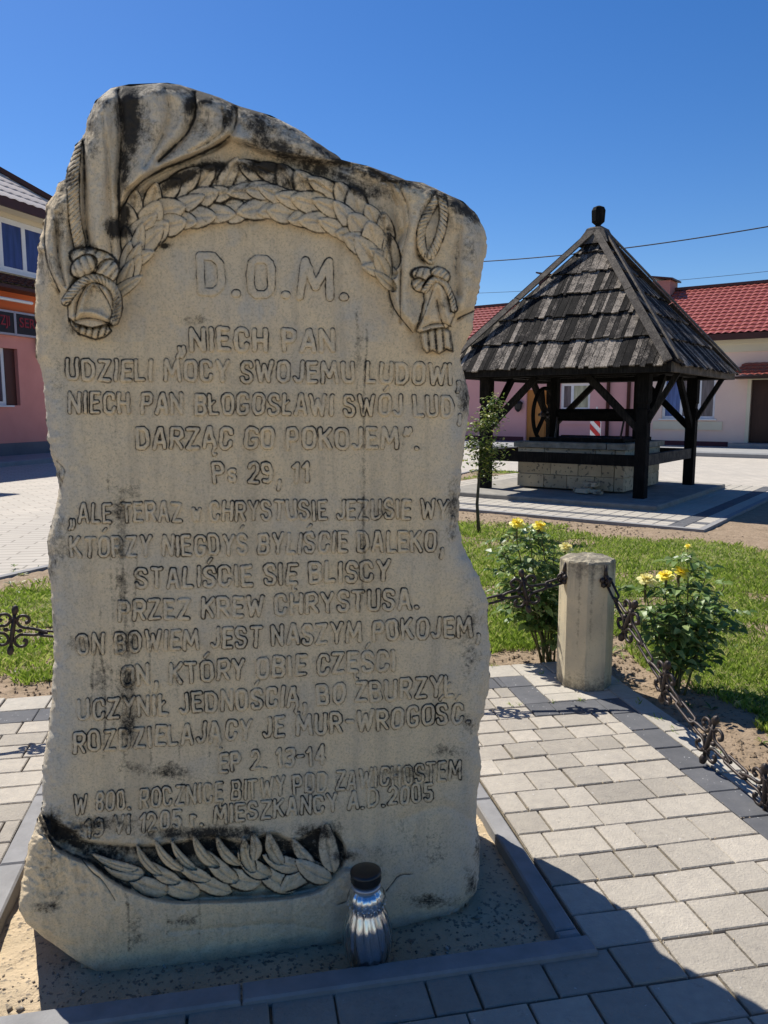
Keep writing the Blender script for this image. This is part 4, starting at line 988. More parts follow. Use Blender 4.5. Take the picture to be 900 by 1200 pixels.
# lower trough with its spray of leaves, and the proud base below it
T_LOW = smooth([(44, 951), (60, 985), (84, 1001), (108, 1010), (130, 1028), (160, 1043), (195, 1052), (240, 1053), (300, 1051), (345, 1047), (378, 1038), (404, 1016)])
T_UP = smooth([(404, 1016), (408, 998), (396, 975), (372, 971), (345, 982), (318, 974), (285, 984), (250, 978), (205, 985), (170, 988), (130, 986), (100, 982), (76, 966), (52, 951)])
trough = softpoly(T_LOW+T_UP[1:], 6)
lowline = np.interp(PX[0]*0+0, [0], [0])
tl = np.array(T_LOW); yl = np.interp(PX, tl[:, 0], tl[:, 1]); 
fade = np.clip(1-(PX-395)/70, 0, 1); fade = fade*fade*(3-2*fade)
base_m = sstep(0, 7, PY-yl)*np.where(PX > 395, fade, 1); yb_ = np.where(PX > 400, sstep(1005, 1060, PY)*.5, 0)
Hh += base_m*.036*np.clip(1-(PY-1060)/160, .35, 1) 
Hh -= trough*.020
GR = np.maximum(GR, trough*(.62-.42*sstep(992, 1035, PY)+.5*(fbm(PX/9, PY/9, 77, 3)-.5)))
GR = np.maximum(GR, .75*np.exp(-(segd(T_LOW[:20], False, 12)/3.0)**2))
for (cx, cy, ang, ln, wd, cu) in ((318, 1030, 3.6, 24, 9, .2), (280, 1030, 3.5, 22, 9, .2), (243, 1036, 3.7, 24, 9, .2), (205, 1040, 3.4, 24, 9, .2), (172, 1038, 3.4, 22, 8, .2), (146, 1022, 3.3, 20, 8, .2),
        (352, 1026, 2.6, 24, 10, -.2), (330, 1012, 3.3, 20, 8, .2), (296, 1016, 3.9, 20, 8, .3), (258, 1018, 3.9, 22, 8, .3), (225, 1022, 3.7, 20, 7, .3), (190, 1024, 3.7, 20, 7, .3),
        (134, 1013, 3.55, 24, 5, .5), (172, 1011, 3.9, 19, 4.5, .6), (194, 1006, 4.0, 20, 4.8, .6), (214, 1005, 3.95, 19, 4.8, .6), (236, 1001, 3.9, 20, 5.2, .6), (264, 1000, 4.1, 18, 5, .5), (290, 1003, 4.4, 18, 6, .3), (300, 992, 4.5, 14, 6, -.3), (320, 996, 4.3, 17, 7, .3),
        (352, 1000, 4.1, 16, 6, .3), (366, 1022, 3.6, 20, 9, .2), (385, 994, 4.62, 24, 11, .15)):
    leaf(cx+lr.uniform(-2, 2), cy, ang+lr.uniform(-.15, .15), ln*1.22, wd*lr.uniform(1.1, 1.45), -.006+lr.uniform(-.003, .004), .028, .6, .75, cu*1.4)
# a shallow flaked slab line across the right part of the base and cracks
for pts, a, w, g in ([[(200, 1092), (260, 1087), (330, 1082), (380, 1090)], -.004, 3, .25], [[(452, 1045), (460, 1035), (468, 1026), (484, 1024)], -.004, 1.2, .85],
    [[(95, 1006), (108, 1022), (120, 1032), (135, 1055)], -.003, 1.1, .8], [[(470, 960), (520, 945), (556, 965)], -.006, 6, .1], [[(66, 540), (76, 552), (70, 572), (62, 580)], -.004, 1.4, .5], [[(396, 1060), (420, 1052), (446, 1048)], -.004, 2, .4]):
    ridge(pts, a, w, g=g)
Hh += .012*np.exp(-((PX-475)/60)**2-((PY-1000)/50)**2)
# rounded, slightly broken rim (arris) and the crest
dl = (PX-L[:, None]); dr = (R[:, None]-PX)
bp = list(zip(L[::6], ys[::6])) + list(zip(R[::-6], ys[::-6]))
dd = np.minimum(segd(bp, True, 40), 40)
rimw = 13 + 9*fbm(PX/40, PY/40, 61, 3)
k = np.clip(1-dd/rimw, 0, 1); botk = 1-sstep(1040, 1075, PY)*.75
Hh -= .055*(1-np.sqrt(np.clip(1-k*k, 0, 1)))*botk
rough_zone = np.maximum(sstep(.0, 1, 1-dd/26), .55*sstep(30, 0, PY-140)*1.0)
Hh += .010*(fbm(PX/9, PY/9, 66, 4)-.5)*rough_zone
crest = np.where(PX > 230, sstep(0, 1, 1-(PY-np.interp(PX, [230, 320, 430, 560], [104, 134, 194, 250]))/55), 0)*(PX < 480)
Hh += .020*(fbm(PX/18, PY/12, 71, 4)-.5)*crest
Hh += .012*(fbm(PX/22, PY/30, 73, 4)-.5)*sstep(500, 560, PX)*sstep(520, 640, PY)
Hh += .014*(fbm(PX/30, PY/30, 75, 4)-.5)*sstep(950, 1020, PY)*sstep(200, 60, PX)
# weathering: black crusts and run-off streaks with shapes of their own
def patch(cx, cy, rx, ry, a, ang=0):
    global GR
    X = PX-cx; Y = PY-cy; ca, sa = math.cos(ang), math.sin(ang)
    GR = np.maximum(GR, a*np.exp(-((X*ca+Y*sa)/rx)**2-((-X*sa+Y*ca)/ry)**2))
n1 = fbm(PX/16, PY/28, 81, 4)
for args in ((152, 140, 17, 50, .95), (146, 190, 9, 40, .7), (178, 106, 34, 8, .5), (222, 122, 11, 18, .75, .4), (268, 138, 9, 24, .8, .3), (232, 112, 22, 8, .7, .5), (300, 150, 26, 16, .6, .4), (262, 108, 30, 8, .65, .4), (330, 175, 30, 16, .62, .5), (300, 196, 44, 9, .75), (372, 196, 40, 15, .6, .5), (345, 160, 40, 10, .5, .5),
    (215, 208, 38, 8, .9, -.45), (250, 196, 30, 7, .8), (138, 268, 17, 12, .9), (128, 262, 12, 8, .6), (146, 250, 8, 16, .8), (420, 222, 24, 8, .65, .7), (448, 250, 9, 22, .6), (456, 280, 6, 24, .7), (400, 206, 30, 8, .6, .4), (70, 260, 14, 32, .42), (78, 212, 10, 12, .6), (112, 150, 8, 40, .35),
    (48, 300, 6, 40, .35), (100, 290, 18, 6, .7), (500, 225, 30, 12, .35), (540, 250, 24, 22, .3), (480, 215, 14, 10, .5), (110, 335, 22, 24, .35), (134, 358, 8, 22, .5), (86, 384, 10, 10, .5), (520, 356, 10, 14, .3),
    (232, 374, 30, 7, .42), (193, 288, 7, 4, .85), (137, 505, 9, 30, .3), (150, 575, 20, 16, .42), (140, 600, 12, 26, .55), (142, 640, 9, 30, .55), (143, 690, 7, 36, .45), (146, 760, 16, 20, .55), (150, 800, 13, 30, .6), (150, 850, 12, 34, .6), (96, 755, 24, 12, .42), (120, 800, 10, 40, .32),
    (205, 905, 36, 12, .52), (150, 900, 40, 12, .38), (420, 410, 8, 30, .38), (426, 560, 3, 70, .38), (452, 600, 20, 8, .25), (120, 965, 60, 12, .5), (245, 976, 90, 9, .7), (370, 975, 30, 12, .7), (70, 975, 26, 12, .95, .5), (60, 968, 16, 16, .85), (90, 990, 18, 8, .9, .5), (404, 1003, 18, 8, .6),
    (165, 150, 26, 40, .5), (440, 225, 30, 14, .55, .5), (300, 165, 40, 14, .5), (350, 180, 40, 14, .5, .4), (460, 330, 5, 60, .35), (540, 245, 20, 10, .45), (118, 118, 14, 12, .5), (205, 175, 50, 8, .3, -.5), (210, 140, 30, 26, .35), (258, 150, 26, 26, .35), (320, 150, 60, 14, .45, .45), (400, 195, 60, 10, .5, .4), (500, 240, 40, 30, .28), (550, 280, 16, 50, .35), (70, 250, 18, 40, .4), (108, 140, 12, 50, .38), (60, 320, 16, 30, .35), (160, 230, 20, 20, .4), (300, 215, 120, 14, .3), (60, 700, 12, 160, .28), (552, 740, 20, 120, .25), (90, 640, 40, 40, .2), (300, 990, 130, 14, .35), (480, 1000, 60, 50, .22), (60, 1030, 30, 40, .3),
    (160, 1090, 18, 24, .42), (215, 1080, 22, 9, .5), (300, 1105, 40, 10, .3), (50, 1062, 22, 8, .5), (545, 460, 9, 30, .6), (530, 600, 9, 40, .5), (548, 850, 12, 16, .5), (525, 880, 30, 10, .4), (480, 905, 60, 10, .42), (510, 1055, 40, 10, .45), (552, 1035, 10, 20, .5), (70, 560, 6, 20, .5), (560, 990, 6, 40, .4), (66, 450, 10, 30, .25), (72, 620, 16, 50, .2)):
    patch(*args)
for xs_, y0_, y1_, a in ((130, 480, 900, .26), (146, 560, 930, .34), (136, 560, 760, .30), (158, 600, 900, .27), (120, 700, 930, .38), (176, 700, 900, .30), (108, 740, 860, .3), (210, 780, 960, .25), (427, 380, 720, .42), (419, 360, 470, .3), (245, 840, 970, .25), (300, 720, 900, .16), (330, 860, 960, .2), (394, 900, 980, .3), (470, 430, 560, .18), (196, 1050, 1120, .3), (150, 1040, 1130, .38), (232, 1050, 1120, .3), (176, 1050, 1110, .28), (300, 1056, 1120, .22), (350, 1050, 1100, .2), (500, 880, 1000, .2)):
    wob = (vn(ys/40, ys*0, int(xs_))-.5)*7; m = sstep(y0_-20, y0_+20, PY)*sstep(y1_+30, y1_-30, PY)
    GR = np.maximum(GR, a*m*np.exp(-((PX-xs_-wob[:, None])/2.6)**2)*(.55+.9*n1))
GR = np.maximum(GR, .62*np.exp(-(segd([(150, 100), (192, 98), (256, 114), (320, 137), (362, 162), (401, 188), (476, 213), (524, 229), (561, 256)], False, 40)/11)**2)*(.5+1.0*fbm(PX/20, PY/20, 401, 4)))
GR = np.clip(GR, 0, 1)
TI = np.clip(.95*sstep(60, 0, PX-L[:, None])*sstep(380, 470, PY)*sstep(1010, 940, PY) + .8*sstep(45, 0, R[:, None]-PX)*sstep(380, 520, PY) + .8*sstep(230, 120, PY) + .5*sstep(.45, .7, n1)*(PY < 400) + .35*sstep(.5, .75, fbm(PX/60, PY/60, 91, 3)) + .5*sstep(900, 1060, PY)*sstep(250, 480, PX), 0, 1)
Hh = Hh*1.12 + .007*(fbm(PX/9, PY/9, 305, 4)-.5)*sstep(.012, .03, Hh) + .0035*(fbm(PX/6, PY/6, 301, 3)-.5)*sstep(.012, .03, Hh) + .0022*(fbm(PX/5, PY/7, 303, 3)-.5)
Hh = Hh + .013*(fbm(PX/7, PY/7, 331, 4)-.5)*sstep(975, 985, PY)*sstep(1058, 1046, PY)*sstep(440, 400, PX)
_lz = np.exp(-((PX-75)/42)**2-((PY-978)/26)**2)
Hh = Hh + .030*(fbm(PX/8, PY/6, 311, 4)-.5)*_lz + .016*_lz*(PX < 60)
GR = np.clip(GR + .25*_lz*(fbm(PX/7, PY/7, 312, 3)-.25), 0, 1)
GR = np.clip(GR + .22*(fbm(PX/34, PY/50, 313, 5)-.42)*(1+1.2*sstep(400, 200, PY)), 0, 1)
# ---- inscription: block letters left standing proud of the face, hand cut from centre-line strokes
RO = [(.28, 1), (.72, 1), (.93, .9), (1, .74), (1, .26), (.93, .1), (.72, 0), (.28, 0), (.07, .1), (0, .26), (0, .74), (.07, .9), (.28, 1)]
CC = [(1, .74), (.93, .92), (.72, 1), (.28, 1), (.07, .9), (0, .74), (0, .26), (.07, .1), (.28, 0), (.72, 0), (.93, .1), (1, .28)]
PP = [(0, 0), (0, 1), (.75, 1), (1, .86), (1, .60), (.75, .46), (0, .46)]
SS = [(1, .80), (.88, .96), (.7, 1), (.28, 1), (.04, .88), (0, .70), (.16, .56), (.82, .44), (1, .32), (1, .14), (.75, 0), (.25, 0), (.05, .06), (0, .2)]
GL = {'A': (.62, [[(0, 0), (.42, 1), (.58, 1), (1, 0)], [(.2, .30), (.8, .30)]]), 'B': (.58, [[(0, 0), (0, 1), (.72, 1), (.95, .88), (.95, .64), (.72, .53), (0, .53)], [(.72, .53), (1, .40), (1, .13), (.75, 0), (0, 0)]]),
 'C': (.56, [CC]), 'D': (.60, [[(0, 0), (0, 1), (.62, 1), (.95, .82), (1, .6), (1, .4), (.95, .18), (.62, 0), (0, 0)]]), 'E': (.48, [[(1, 1), (0, 1), (0, 0), (1, 0)], [(0, .52), (.8, .52)]]),
 'G': (.60, [[(1, .80), (.93, .93), (.72, 1), (.28, 1), (.07, .9), (0, .74), (0, .26), (.07, .1), (.28, 0), (.72, 0), (.93, .07), (1, .2), (1, .42), (.62, .42)]]), 'H': (.58, [[(0, 0), (0, 1)], [(1, 0), (1, 1)], [(0, .5), (1, .5)]]), 'I': (.02, [[(.5, 0), (.5, 1)]]), 'J': (.42, [[(1, 1), (1, .2), (.8, .03), (.3, 0), (0, .16)]]),
 'K': (.58, [[(0, 0), (0, 1)], [(1, 1), (.05, .46)], [(.3, .62), (1, 0)]]), 'L': (.44, [[(0, 1), (0, 0), (1, 0)]]), 'M': (.86, [[(0, 0), (.10, 1), (.5, .28), (.90, 1), (1, 0)]]), 'N': (.60, [[(0, 0), (0, 1), (1, 0), (1, 1)]]),
 'O': (.60, [RO]), 'P': (.54, [PP]), 'R': (.58, [PP, [(.45, .46), (1, 0)]]), 'S': (.54, [SS]), 'T': (.56, [[(0, 1), (1, 1)], [(.5, 1), (.5, 0)]]), 'U': (.58, [[(0, 1), (0, .2), (.14, .04), (.35, 0), (.65, 0), (.86, .04), (1, .2), (1, 1)]]),
 'V': (.60, [[(0, 1), (.5, 0), (1, 1)]]), 'W': (.88, [[(0, 1), (.24, 0), (.5, .8), (.76, 0), (1, 1)]]), 'Y': (.60, [[(0, 1), (.5, .45), (1, 1)], [(.5, .45), (.5, 0)]]), 'Z': (.56, [[(0, 1), (1, 1), (0, 0), (1, 0)]]),
 '0': (.50, [RO]), '1': (.22, [[(0, .78), (1, 1), (1, 0)]]), '2': (.50, [[(0, .78), (.12, .95), (.35, 1), (.7, 1), (.95, .88), (1, .68), (.85, .48), (0, 0), (1, 0)]]), '3': (.48, [[(0, .95), (.3, 1), (.8, 1), (1, .85), (1, .65), (.75, .52), (.35, .52)], [(.75, .52), (1, .38), (1, .15), (.75, 0), (.3, 0), (0, .08)]]),
 '4': (.52, [[(.72, 0), (.72, 1), (0, .28), (1, .28)]]), '5': (.50, [[(.95, 1), (.08, 1), (.04, .56), (.7, .58), (1, .42), (1, .16), (.75, 0), (.25, 0), (0, .1)]]), '8': (.50, [[(.3, .52), (.05, .66), (.05, .86), (.3, 1), (.7, 1), (.95, .86), (.95, .66), (.7, .52), (.3, .52), (0, .36), (0, .14), (.28, 0), (.72, 0), (1, .14), (1, .36), (.7, .52)]]),
 '9': (.50, [[(.05, .04), (.5, 0), (.85, .12), (1, .4), (1, .75), (.85, .94), (.5, 1), (.15, .94), (0, .76), (.1, .52), (.5, .44), (.95, .52)]]),
 '.': (.06, [[(.1, .0), (.9, .0)]]), ',': (.10, [[(.8, .03), (.9, -.05), (.1, -.24)]]), '-': (.34, [[(0, .5), (1, .5)]]), '„': (.34, [[(.25, .06), (.35, -.02), (0, -.22)], [(.9, .06), (1, -.02), (.65, -.22)]]), '”': (.34, [[(.25, 1), (.35, .92), (0, .72)], [(.9, 1), (1, .92), (.65, .72)]]),
 's': (.34, [[(x, y*.62) for x, y in SS]]), 'w': (.46, [[(0, .62), (.24, 0), (.5, .5), (.76, 0), (1, .62)]]), 'r': (.26, [[(0, 0), (0, .62)], [(0, .42), (.5, .62), (1, .56)]])}
ACC = {'Ą': ('A', [(.95, 0), (.80, -.13), (.95, -.24), (1.1, -.2)]), 'Ę': ('E', [(.85, 0), (.7, -.13), (.85, -.24), (1.05, -.2)]), 'Ó': ('O', [(.38, 1.20), (.72, 1.36)]), 'Ś': ('S', [(.38, 1.20), (.72, 1.36)]), 'Ć': ('C', [(.38, 1.20), (.72, 1.36)]), 'Ń': ('N', [(.38, 1.20), (.72, 1.36)]), 'Ł': ('L', [(-.22, .34), (.62, .66)]), 'Ż': ('Z', [(.48, 1.20), (.54, 1.22)])}
def carve(txt, x0, x1, yb0, yb1, cap, amp=.0060, hwf=.103):
    global Hh, GR
    hw = cap*hwf; x = 0; items = []
    lrn = random.Random(hash(len(txt)*7+x0) & 0xffff)
    for ch in txt:
        if ch == ' ': x += .50; continue
        g, extra = (ACC[ch][0], ACC[ch][1]) if ch in ACC else (ch, None)
        w, strokes = GL[g]; w = w*1.0
        items.append((x, w, strokes + ([extra] if extra else []), g in '.,„”', extra)); x += w + .385
    tot = x - .385; k = (x1-x0-2*hw)/tot; hw = min(hw, k*.112); k = (x1-x0-2*hw)/tot
    for gx, w, strokes, dot, extra in items:
        jy = lrn.uniform(-.8, .8); jx = lrn.uniform(-.5, .5); sk = lrn.uniform(-.05, .05)
        for st in strokes:
            pts = []
            for (u, v) in st:
                X = x0+hw+(gx+u*w)*k+jx+sk*v*cap; f = (X-x0)/(x1-x0); yb = yb0+(yb1-yb0)*f
                vv = v*(1-2*hwf)+hwf if 0 <= v <= 1 else (v if v < 0 else v-.08)
                pts.append((X, yb-vv*cap+jy))
            h2 = hw*(.62 if (st is extra) else (.95 if dot else 1)); xa = min(p[0] for p in pts)-hw-4; xb = max(p[0] for p in pts)+hw+4; ya = min(p[1] for p in pts)-hw-4; yb_ = max(p[1] for p in pts)+hw+4
            r0, r1 = np.searchsorted(ys, [ya, yb_]); um = (L[(r0+r1)//2], R[(r0+r1)//2]); c0, c1 = np.searchsorted(us, [(xa-um[0]-6)/(um[1]-um[0]), (xb-um[0]+6)/(um[1]-um[0])])
            c0 = max(c0, 0); c1 = min(c1, NCC); sub = (slice(r0, r1), slice(c0, c1)); X = PX[sub] + WX[sub]; Y = PY[sub] + WY[sub]
            D = np.full(X.shape, 99.)
            pp = pts if len(pts) > 1 else pts*2
            for (ax, ay), (bx2, by2) in zip(pp[:-1], pp[1:]):
                dx, dy = bx2-ax, by2-ay; t = np.clip(((X-ax)*dx+(Y-ay)*dy)/(dx*dx+dy*dy+1e-9), 0, 1); D = np.minimum(D, np.hypot(X-ax-t*dx, (Y-ay-t*dy)))
            LD[sub] = np.minimum(LD[sub], D-h2)
    AMP[0] = amp
WX = (vn(PX/7, PY/7, 501)-.5)*1.5; WY = (vn(PX/6, PY/8, 502)-.5)*1.5
LD = np.full(PX.shape, 99.); AMP = [0]
for a in (('D.O.M.', 231, 409, 347, 354, 52, .006, .098), ('„NIECH PAN', 206, 393, 412, 414, 30), ('UDZIELI MOCY SWOJEMU LUDOWI,', 77, 540, 447, 452, 28), ('NIECH PAN BŁOGOSŁAWI SWÓJ LUD,', 80, 541, 486, 490, 28),
    ('DARZĄC GO POKOJEM”.', 159, 491, 527, 528, 28), ('Ps 29, 11', 249, 362, 567, 567, 27), ('„ALE TERAZ w CHRYSTUSIE JEZUSIE WY,', 80, 533, 614, 609, 26), ('KTÓRZY NIEGDYŚ BYLIŚCIE DALEKO,', 82, 520, 655, 647, 27),
    ('STALIŚCIE SIĘ BLISCY', 158, 457, 692, 682, 27), ('PRZEZ KREW CHRYSTUSA.', 138, 491, 730, 715, 27), ('ON BOWIEM JEST NASZYM POKOJEM,', 90, 563, 769, 747, 27), ('ON, KTÓRY OBIE CZĘŚCI', 142, 464, 806, 787, 27),
    ('UCZYNIŁ JEDNOŚCIĄ, BO ZBURZYŁ', 91, 533, 846, 817, 27), ('ROZDZIELAJĄCY JE MUR-WROGOŚĆ.', 86, 551, 884, 848, 27), ('EP 2. 13-14', 256, 381, 907, 897, 25), ('W 800. ROCZNICĘ BITWY POD ZAWICHOSTEM', 86, 541, 956, 915, 26),
    ('19 VI 1205 r. MIESZKAŃCY A.D.2005', 100, 508, 983, 940, 24)):
    carve(*a)
ln_ = fbm(PX/18, PY/18, 503, 4)
Hh = Hh + .0062*sstep(.6, -.6, LD)*(.75+.5*ln_) - .0014*np.exp(-((LD-.9)/.9)**2)
up_ = np.clip((LD - np.roll(LD, 2, axis=0))*-.6, 0, 1)          # ledges on which dirt settles: the top arris of each stroke
GR = np.maximum(GR, np.clip(.52+1.0*(ln_-.45)+.35*up_, .2, 1)*np.exp(-((LD-.35)/.75)**2))
def P3(px, py, h):                            # numpy: point where the sight line meets the face raised by h
    a = (px-450)/FPX; b = (600-py)/FPX
    rx = a; ry = CP+b*SP; rz = -SP+b*CP; den = rx*EY.x+ry*EY.y; t = (Y0-h)/den
    return np.stack([rx*t, ry*t, CAMH+rz*t], -1)
stele = empty('carved_stele', Mp(.1, Y0+.2, -.03), 'tall weathered cream stone slab carved with drapery, wreath and a long inscription', 'monument')
V = P3(PX, PY, Hh); n0 = V.shape[0]*V.shape[1]; idx = np.arange(n0).reshape(PX.shape)
Fq = np.stack([idx[:-1, :-1], idx[1:, :-1], idx[1:, 1:], idx[:-1, 1:]], 2).reshape(-1, 4)
# flanks and back: ring of the outline carried backwards
ring = np.concatenate([idx[:, 0], idx[-1, 1:], idx[::-1, -1][1:], idx[0, ::-1][1:-1]])
VR = V.reshape(-1, 3)[ring]; cen = VR.mean(0); pxr = PX.reshape(-1)[ring]; pyr = PY.reshape(-1)[ring]
layers = [VR]; allV = [V.reshape(-1, 3)]; allF = [Fq]; gA = [GR.ravel()]; tA = [TI.ravel()]
# smooth outline for the back so that it is a plain rough boulder side
def ringsmooth(a, k):
    ker = np.ones(k)/k; return np.stack([np.convolve(np.concatenate([a[-k:, j], a[:, j], a[:k, j]]), ker, 'same')[k:-k] for j in range(3)], 1)
prev = ring; off = n0; NL = 14; VS = ringsmooth(VR, 41)
sv = np.linspace(0, 1, len(ring))
for li in range(1, NL+1):
    f = li/NL; back = THICK*f
    q = VR*(1-min(1, f*1.6)) + VS*min(1, f*1.6)
    r_ = q - np.array([0, 0, CAMH]); tt = 1 + back/2.1*(.80 if f < .75 else .80-.5*(f-.75)/.25*.5)
    shr = 1.0
    p = np.array([0, 0, CAMH]) + r_*tt                  # flares no faster than the sight lines, so it stays behind the face
    along = (p[:, 0]*EY.x+p[:, 1]*EY.y); want = (VR[:, 0]*EY.x+VR[:, 1]*EY.y)+back
    p[:, 0] += EY.x*(want-along); p[:, 1] += EY.y*(want-along)
    nz = (fbm(sv*110, np.full(len(sv), f*16), 95, 5)-.5)*.03*min(1, f*3)
    c2 = p - p.mean(0); p = p - c2/np.linalg.norm(c2, axis=1, keepdims=True)*(abs(nz)[:, None] + (.05*max(0, f-.8)/.2))
    p[:, 2] = np.where(VR[:, 2] < .0, np.minimum(p[:, 2], -.06), p[:, 2])
    allV.append(p); m = len(ring); cur = off+np.arange(m); nxt = np.roll(cur, -1); pn = np.roll(prev, -1)
    allF.append(np.stack([prev, pn, nxt, cur], 1)[:, ::-1]); prev = cur; off += m
    gA.append(np.full(m, .22)+.3*(f < .15)); tA.append(np.full(m, .6))
bc = allV[-1].mean(0, keepdims=True); inner_ = bc + (allV[-1]-bc)*.93 + np.array([[EY.x*.03, EY.y*.03, 0]]); allV.append(inner_); cur = off+np.arange(len(ring)); nxt = np.roll(cur, -1); pn = np.roll(prev, -1)
allF.append(np.stack([prev, pn, nxt, cur], 1)[:, ::-1]); off += len(ring); gA.append(np.full(len(ring), .2)); tA.append(np.full(len(ring), .6))
allV.append(bc+np.array([[EY.x*.05, EY.y*.05, 0]])); gA.append([.2]); tA.append([.6])
tri = np.stack([cur, nxt, np.full(len(ring), off), np.full(len(ring), off)], 1)
me = np_mesh('stone_slab', np.concatenate(allV), np.concatenate(allF), M_STONE, True, {'grime': np.concatenate(gA), 'tint': np.concatenate(tA)})
o = bpy.data.objects.new('stone_slab', me); COL.objects.link(o); o.parent = stele; o.matrix_parent_inverse = stele.matrix_world.inverted()
cap = MB(); cap.add([tuple(v) for v in inner_[::6]], [tuple(range(len(inner_[::6])))]); cap.build('back_face', M_STONE, stele)

# ------------------------------------------------------------ bollards
def bollard(x, y, label):
    rt = empty('stone_bollard', Mp(x, y, -.01), label, 'bollard', 'stone bollards carrying the chains')
    c = Mp(x, y); a0 = math.atan2(-c.y, -c.x)+math.radians(2); Hb = .705
    n = 8; zs = [-.05, .0, .012, .06, .15, .30, .45, .58, .67, .692, .70]; sub = 5
    vs = []; gr = []
    rb = random.Random(8)
    for z in zs:
        rad = .149 if z < .6 else .149-.002*(z-.6)/.1
        if z > .695: rad = .143
        for k in range(n):
            for j in range(sub):
                A = a0+2*math.pi*k/n; B = a0+2*math.pi*(k+1)/n; t = j/sub
                px_ = rad*(math.cos(A)*(1-t)+math.cos(B)*t); py_ = rad*(math.sin(A)*(1-t)+math.sin(B)*t)
                if j == 0: px_ *= .992; py_ *= .992
                e = 1+rb.uniform(-.004, .004)*(1 if z < .66 else 2)
                vs.append((c.x+px_*e, c.y+py_*e, z+(rb.uniform(-.006, .004) if z > .68 else 0)))
                streak = .35*max(0, math.sin(k*3.1+j*1.7))
                gr.append((.20+.9*streak if .25 < z < .62 else (.60+streak*.6 if z >= .62 else .18+.55*max(0, 1-z/.12))))
    m = n*sub; fs = []
    for i in range(len(zs)-1):
        for j in range(m): fs.append((i*m+j, i*m+(j+1) % m, (i+1)*m+(j+1) % m, (i+1)*m+j))
    # slightly domed rough top
    base = len(vs)
    for rr_, zz in ((.10, .712), (.055, .716)):
        for j in range(m):
            q = vs[(len(zs)-1)*m+j]; f = rr_/.143
            vs.append((c.x+(q[0]-c.x)*f, c.y+(q[1]-c.y)*f, zz+rb.uniform(-.004, .004))); gr.append(.78)
    vs.append((c.x, c.y, .717)); gr.append(.6)
    prev = (len(zs)-1)*m
    for l in range(2):
        cur = base+l*m
        for j in range(m): fs.append((prev+j, prev+(j+1) % m, cur+(j+1) % m, cur+j))
        prev = cur
    fs += [(prev+j, prev+(j+1) % m, len(vs)-1) for j in range(m)]
    me = bpy.data.meshes.new('shaft'); me.from_pydata(vs, [], fs); me.materials.append(M_BOLL); me.update()
    at = me.attributes.new('grime', 'FLOAT', 'POINT'); at.data.foreach_set('value', gr)
    o = bpy.data.objects.new('shaft', me); COL.objects.link(o); o.parent = rt; o.matrix_parent_inverse = rt.matrix_world.inverted()
    return rt
BX, BY = 1.872, 3.82
b0 = bollard(BX, BY, 'octagonal weathered concrete bollard at the corner of the paving between two rose bushes')
b1 = bollard(-1.78, BY, 'octagonal concrete bollard at the far left end of the chain')
b2 = bollard(BX, 1.0, 'octagonal concrete bollard at the near right end of the chain')
def anchor(x, y, z, dx, dy, par):              # iron ring plate with leaves on the bollard face
    d = EX*dx+EY*dy; s_ = Vector((-d.y, d.x, 0)); p = Mp(x, y, z)
    mb = MB()
    for k in range(5):
        a = math.radians(72*k+90); q = s_*math.cos(a)+Vector((0, 0, 1))*math.sin(a)
        mb.ball(p+q*.022+d*.008, .017, 6, (1, 1, 1))
    mb.ball(p+d*.02, .014, 6); mb.tube([p+Vector((0, 0, .085)), p+Vector((0, 0, .02))+d*.006], [.006, .012], 6)
    mb.tube([p+d*.02+(s_*math.cos(t)*.0+d*math.sin(t)+Vector((0, 0, math.cos(t))))*.022 for t in np.linspace(0, 2*math.pi, 11)], .006, 6, False)
    mb.build('anchor_rosette', M_IRON, par, True)
anchor(BX-.14, BY-.02, .600, -1, 0, b0); anchor(BX+.035, BY-.142, .600, 0, -1, b0)
anchor(-1.78+.14, BY-.02, .600, 1, 0, b1); anchor(BX+.035, 1.0+.142, .600, 0, 1, b2)
# ---- forged chains
def orn_mesh():
    mb = MB(); T = lambda pts, r, n=7: mb.tube([Vector((a, 0, b)) for a, b in pts], r, n)
    T([(0, -.075), (0, 0), (0, .075)], [.008, .0115, .008], 8)
    for s in (1, -1):
        mb.ball((0, 0, s*.094), .0165, 8, (1, 1, 1.45)); mb.beam((-.02, 0, s*.052), (.02, 0, s*.052), .016, .009)
        for q in (1, -1):
            pts = smooth([(.150, -.006), (.128, .001), (.092, .010), (.036, .014), (.014, .036), (.017, .056), (.036, .068), (.060, .062), (.066, .044), (.050, .034)], 3)
            mb.tube([Vector((q*a, 0, s*(b+.004))) for a, b in pts], [.0072]*(len(pts)-4)+[.0078, .009, .010, .008], 7)
        mb.ball((s*.029, 0, 0), .0115, 8, (1.2, 1, .9)); mb.tube([Vector((0, 0, 0)), Vector((s*.029, 0, 0))], .005, 6)
    return mb.mesh('cross_ornament', M_IRON, True)
def link_mesh():
    mb = MB(); pts = []
    for t in np.linspace(0, 2*math.pi, 25)[:-1]:
        c_, s_ = math.cos(t), math.sin(t); pts.append(Vector(((.052 if c_ > 0 else -.052)+.014*c_, .015*s_, .003*s_)))
    pts.append(pts[0]); mb.tube(pts, .0068, 7, False); return mb.mesh('chain_link', M_IRON, True)
ORN, LNK = orn_mesh(), link_mesh()
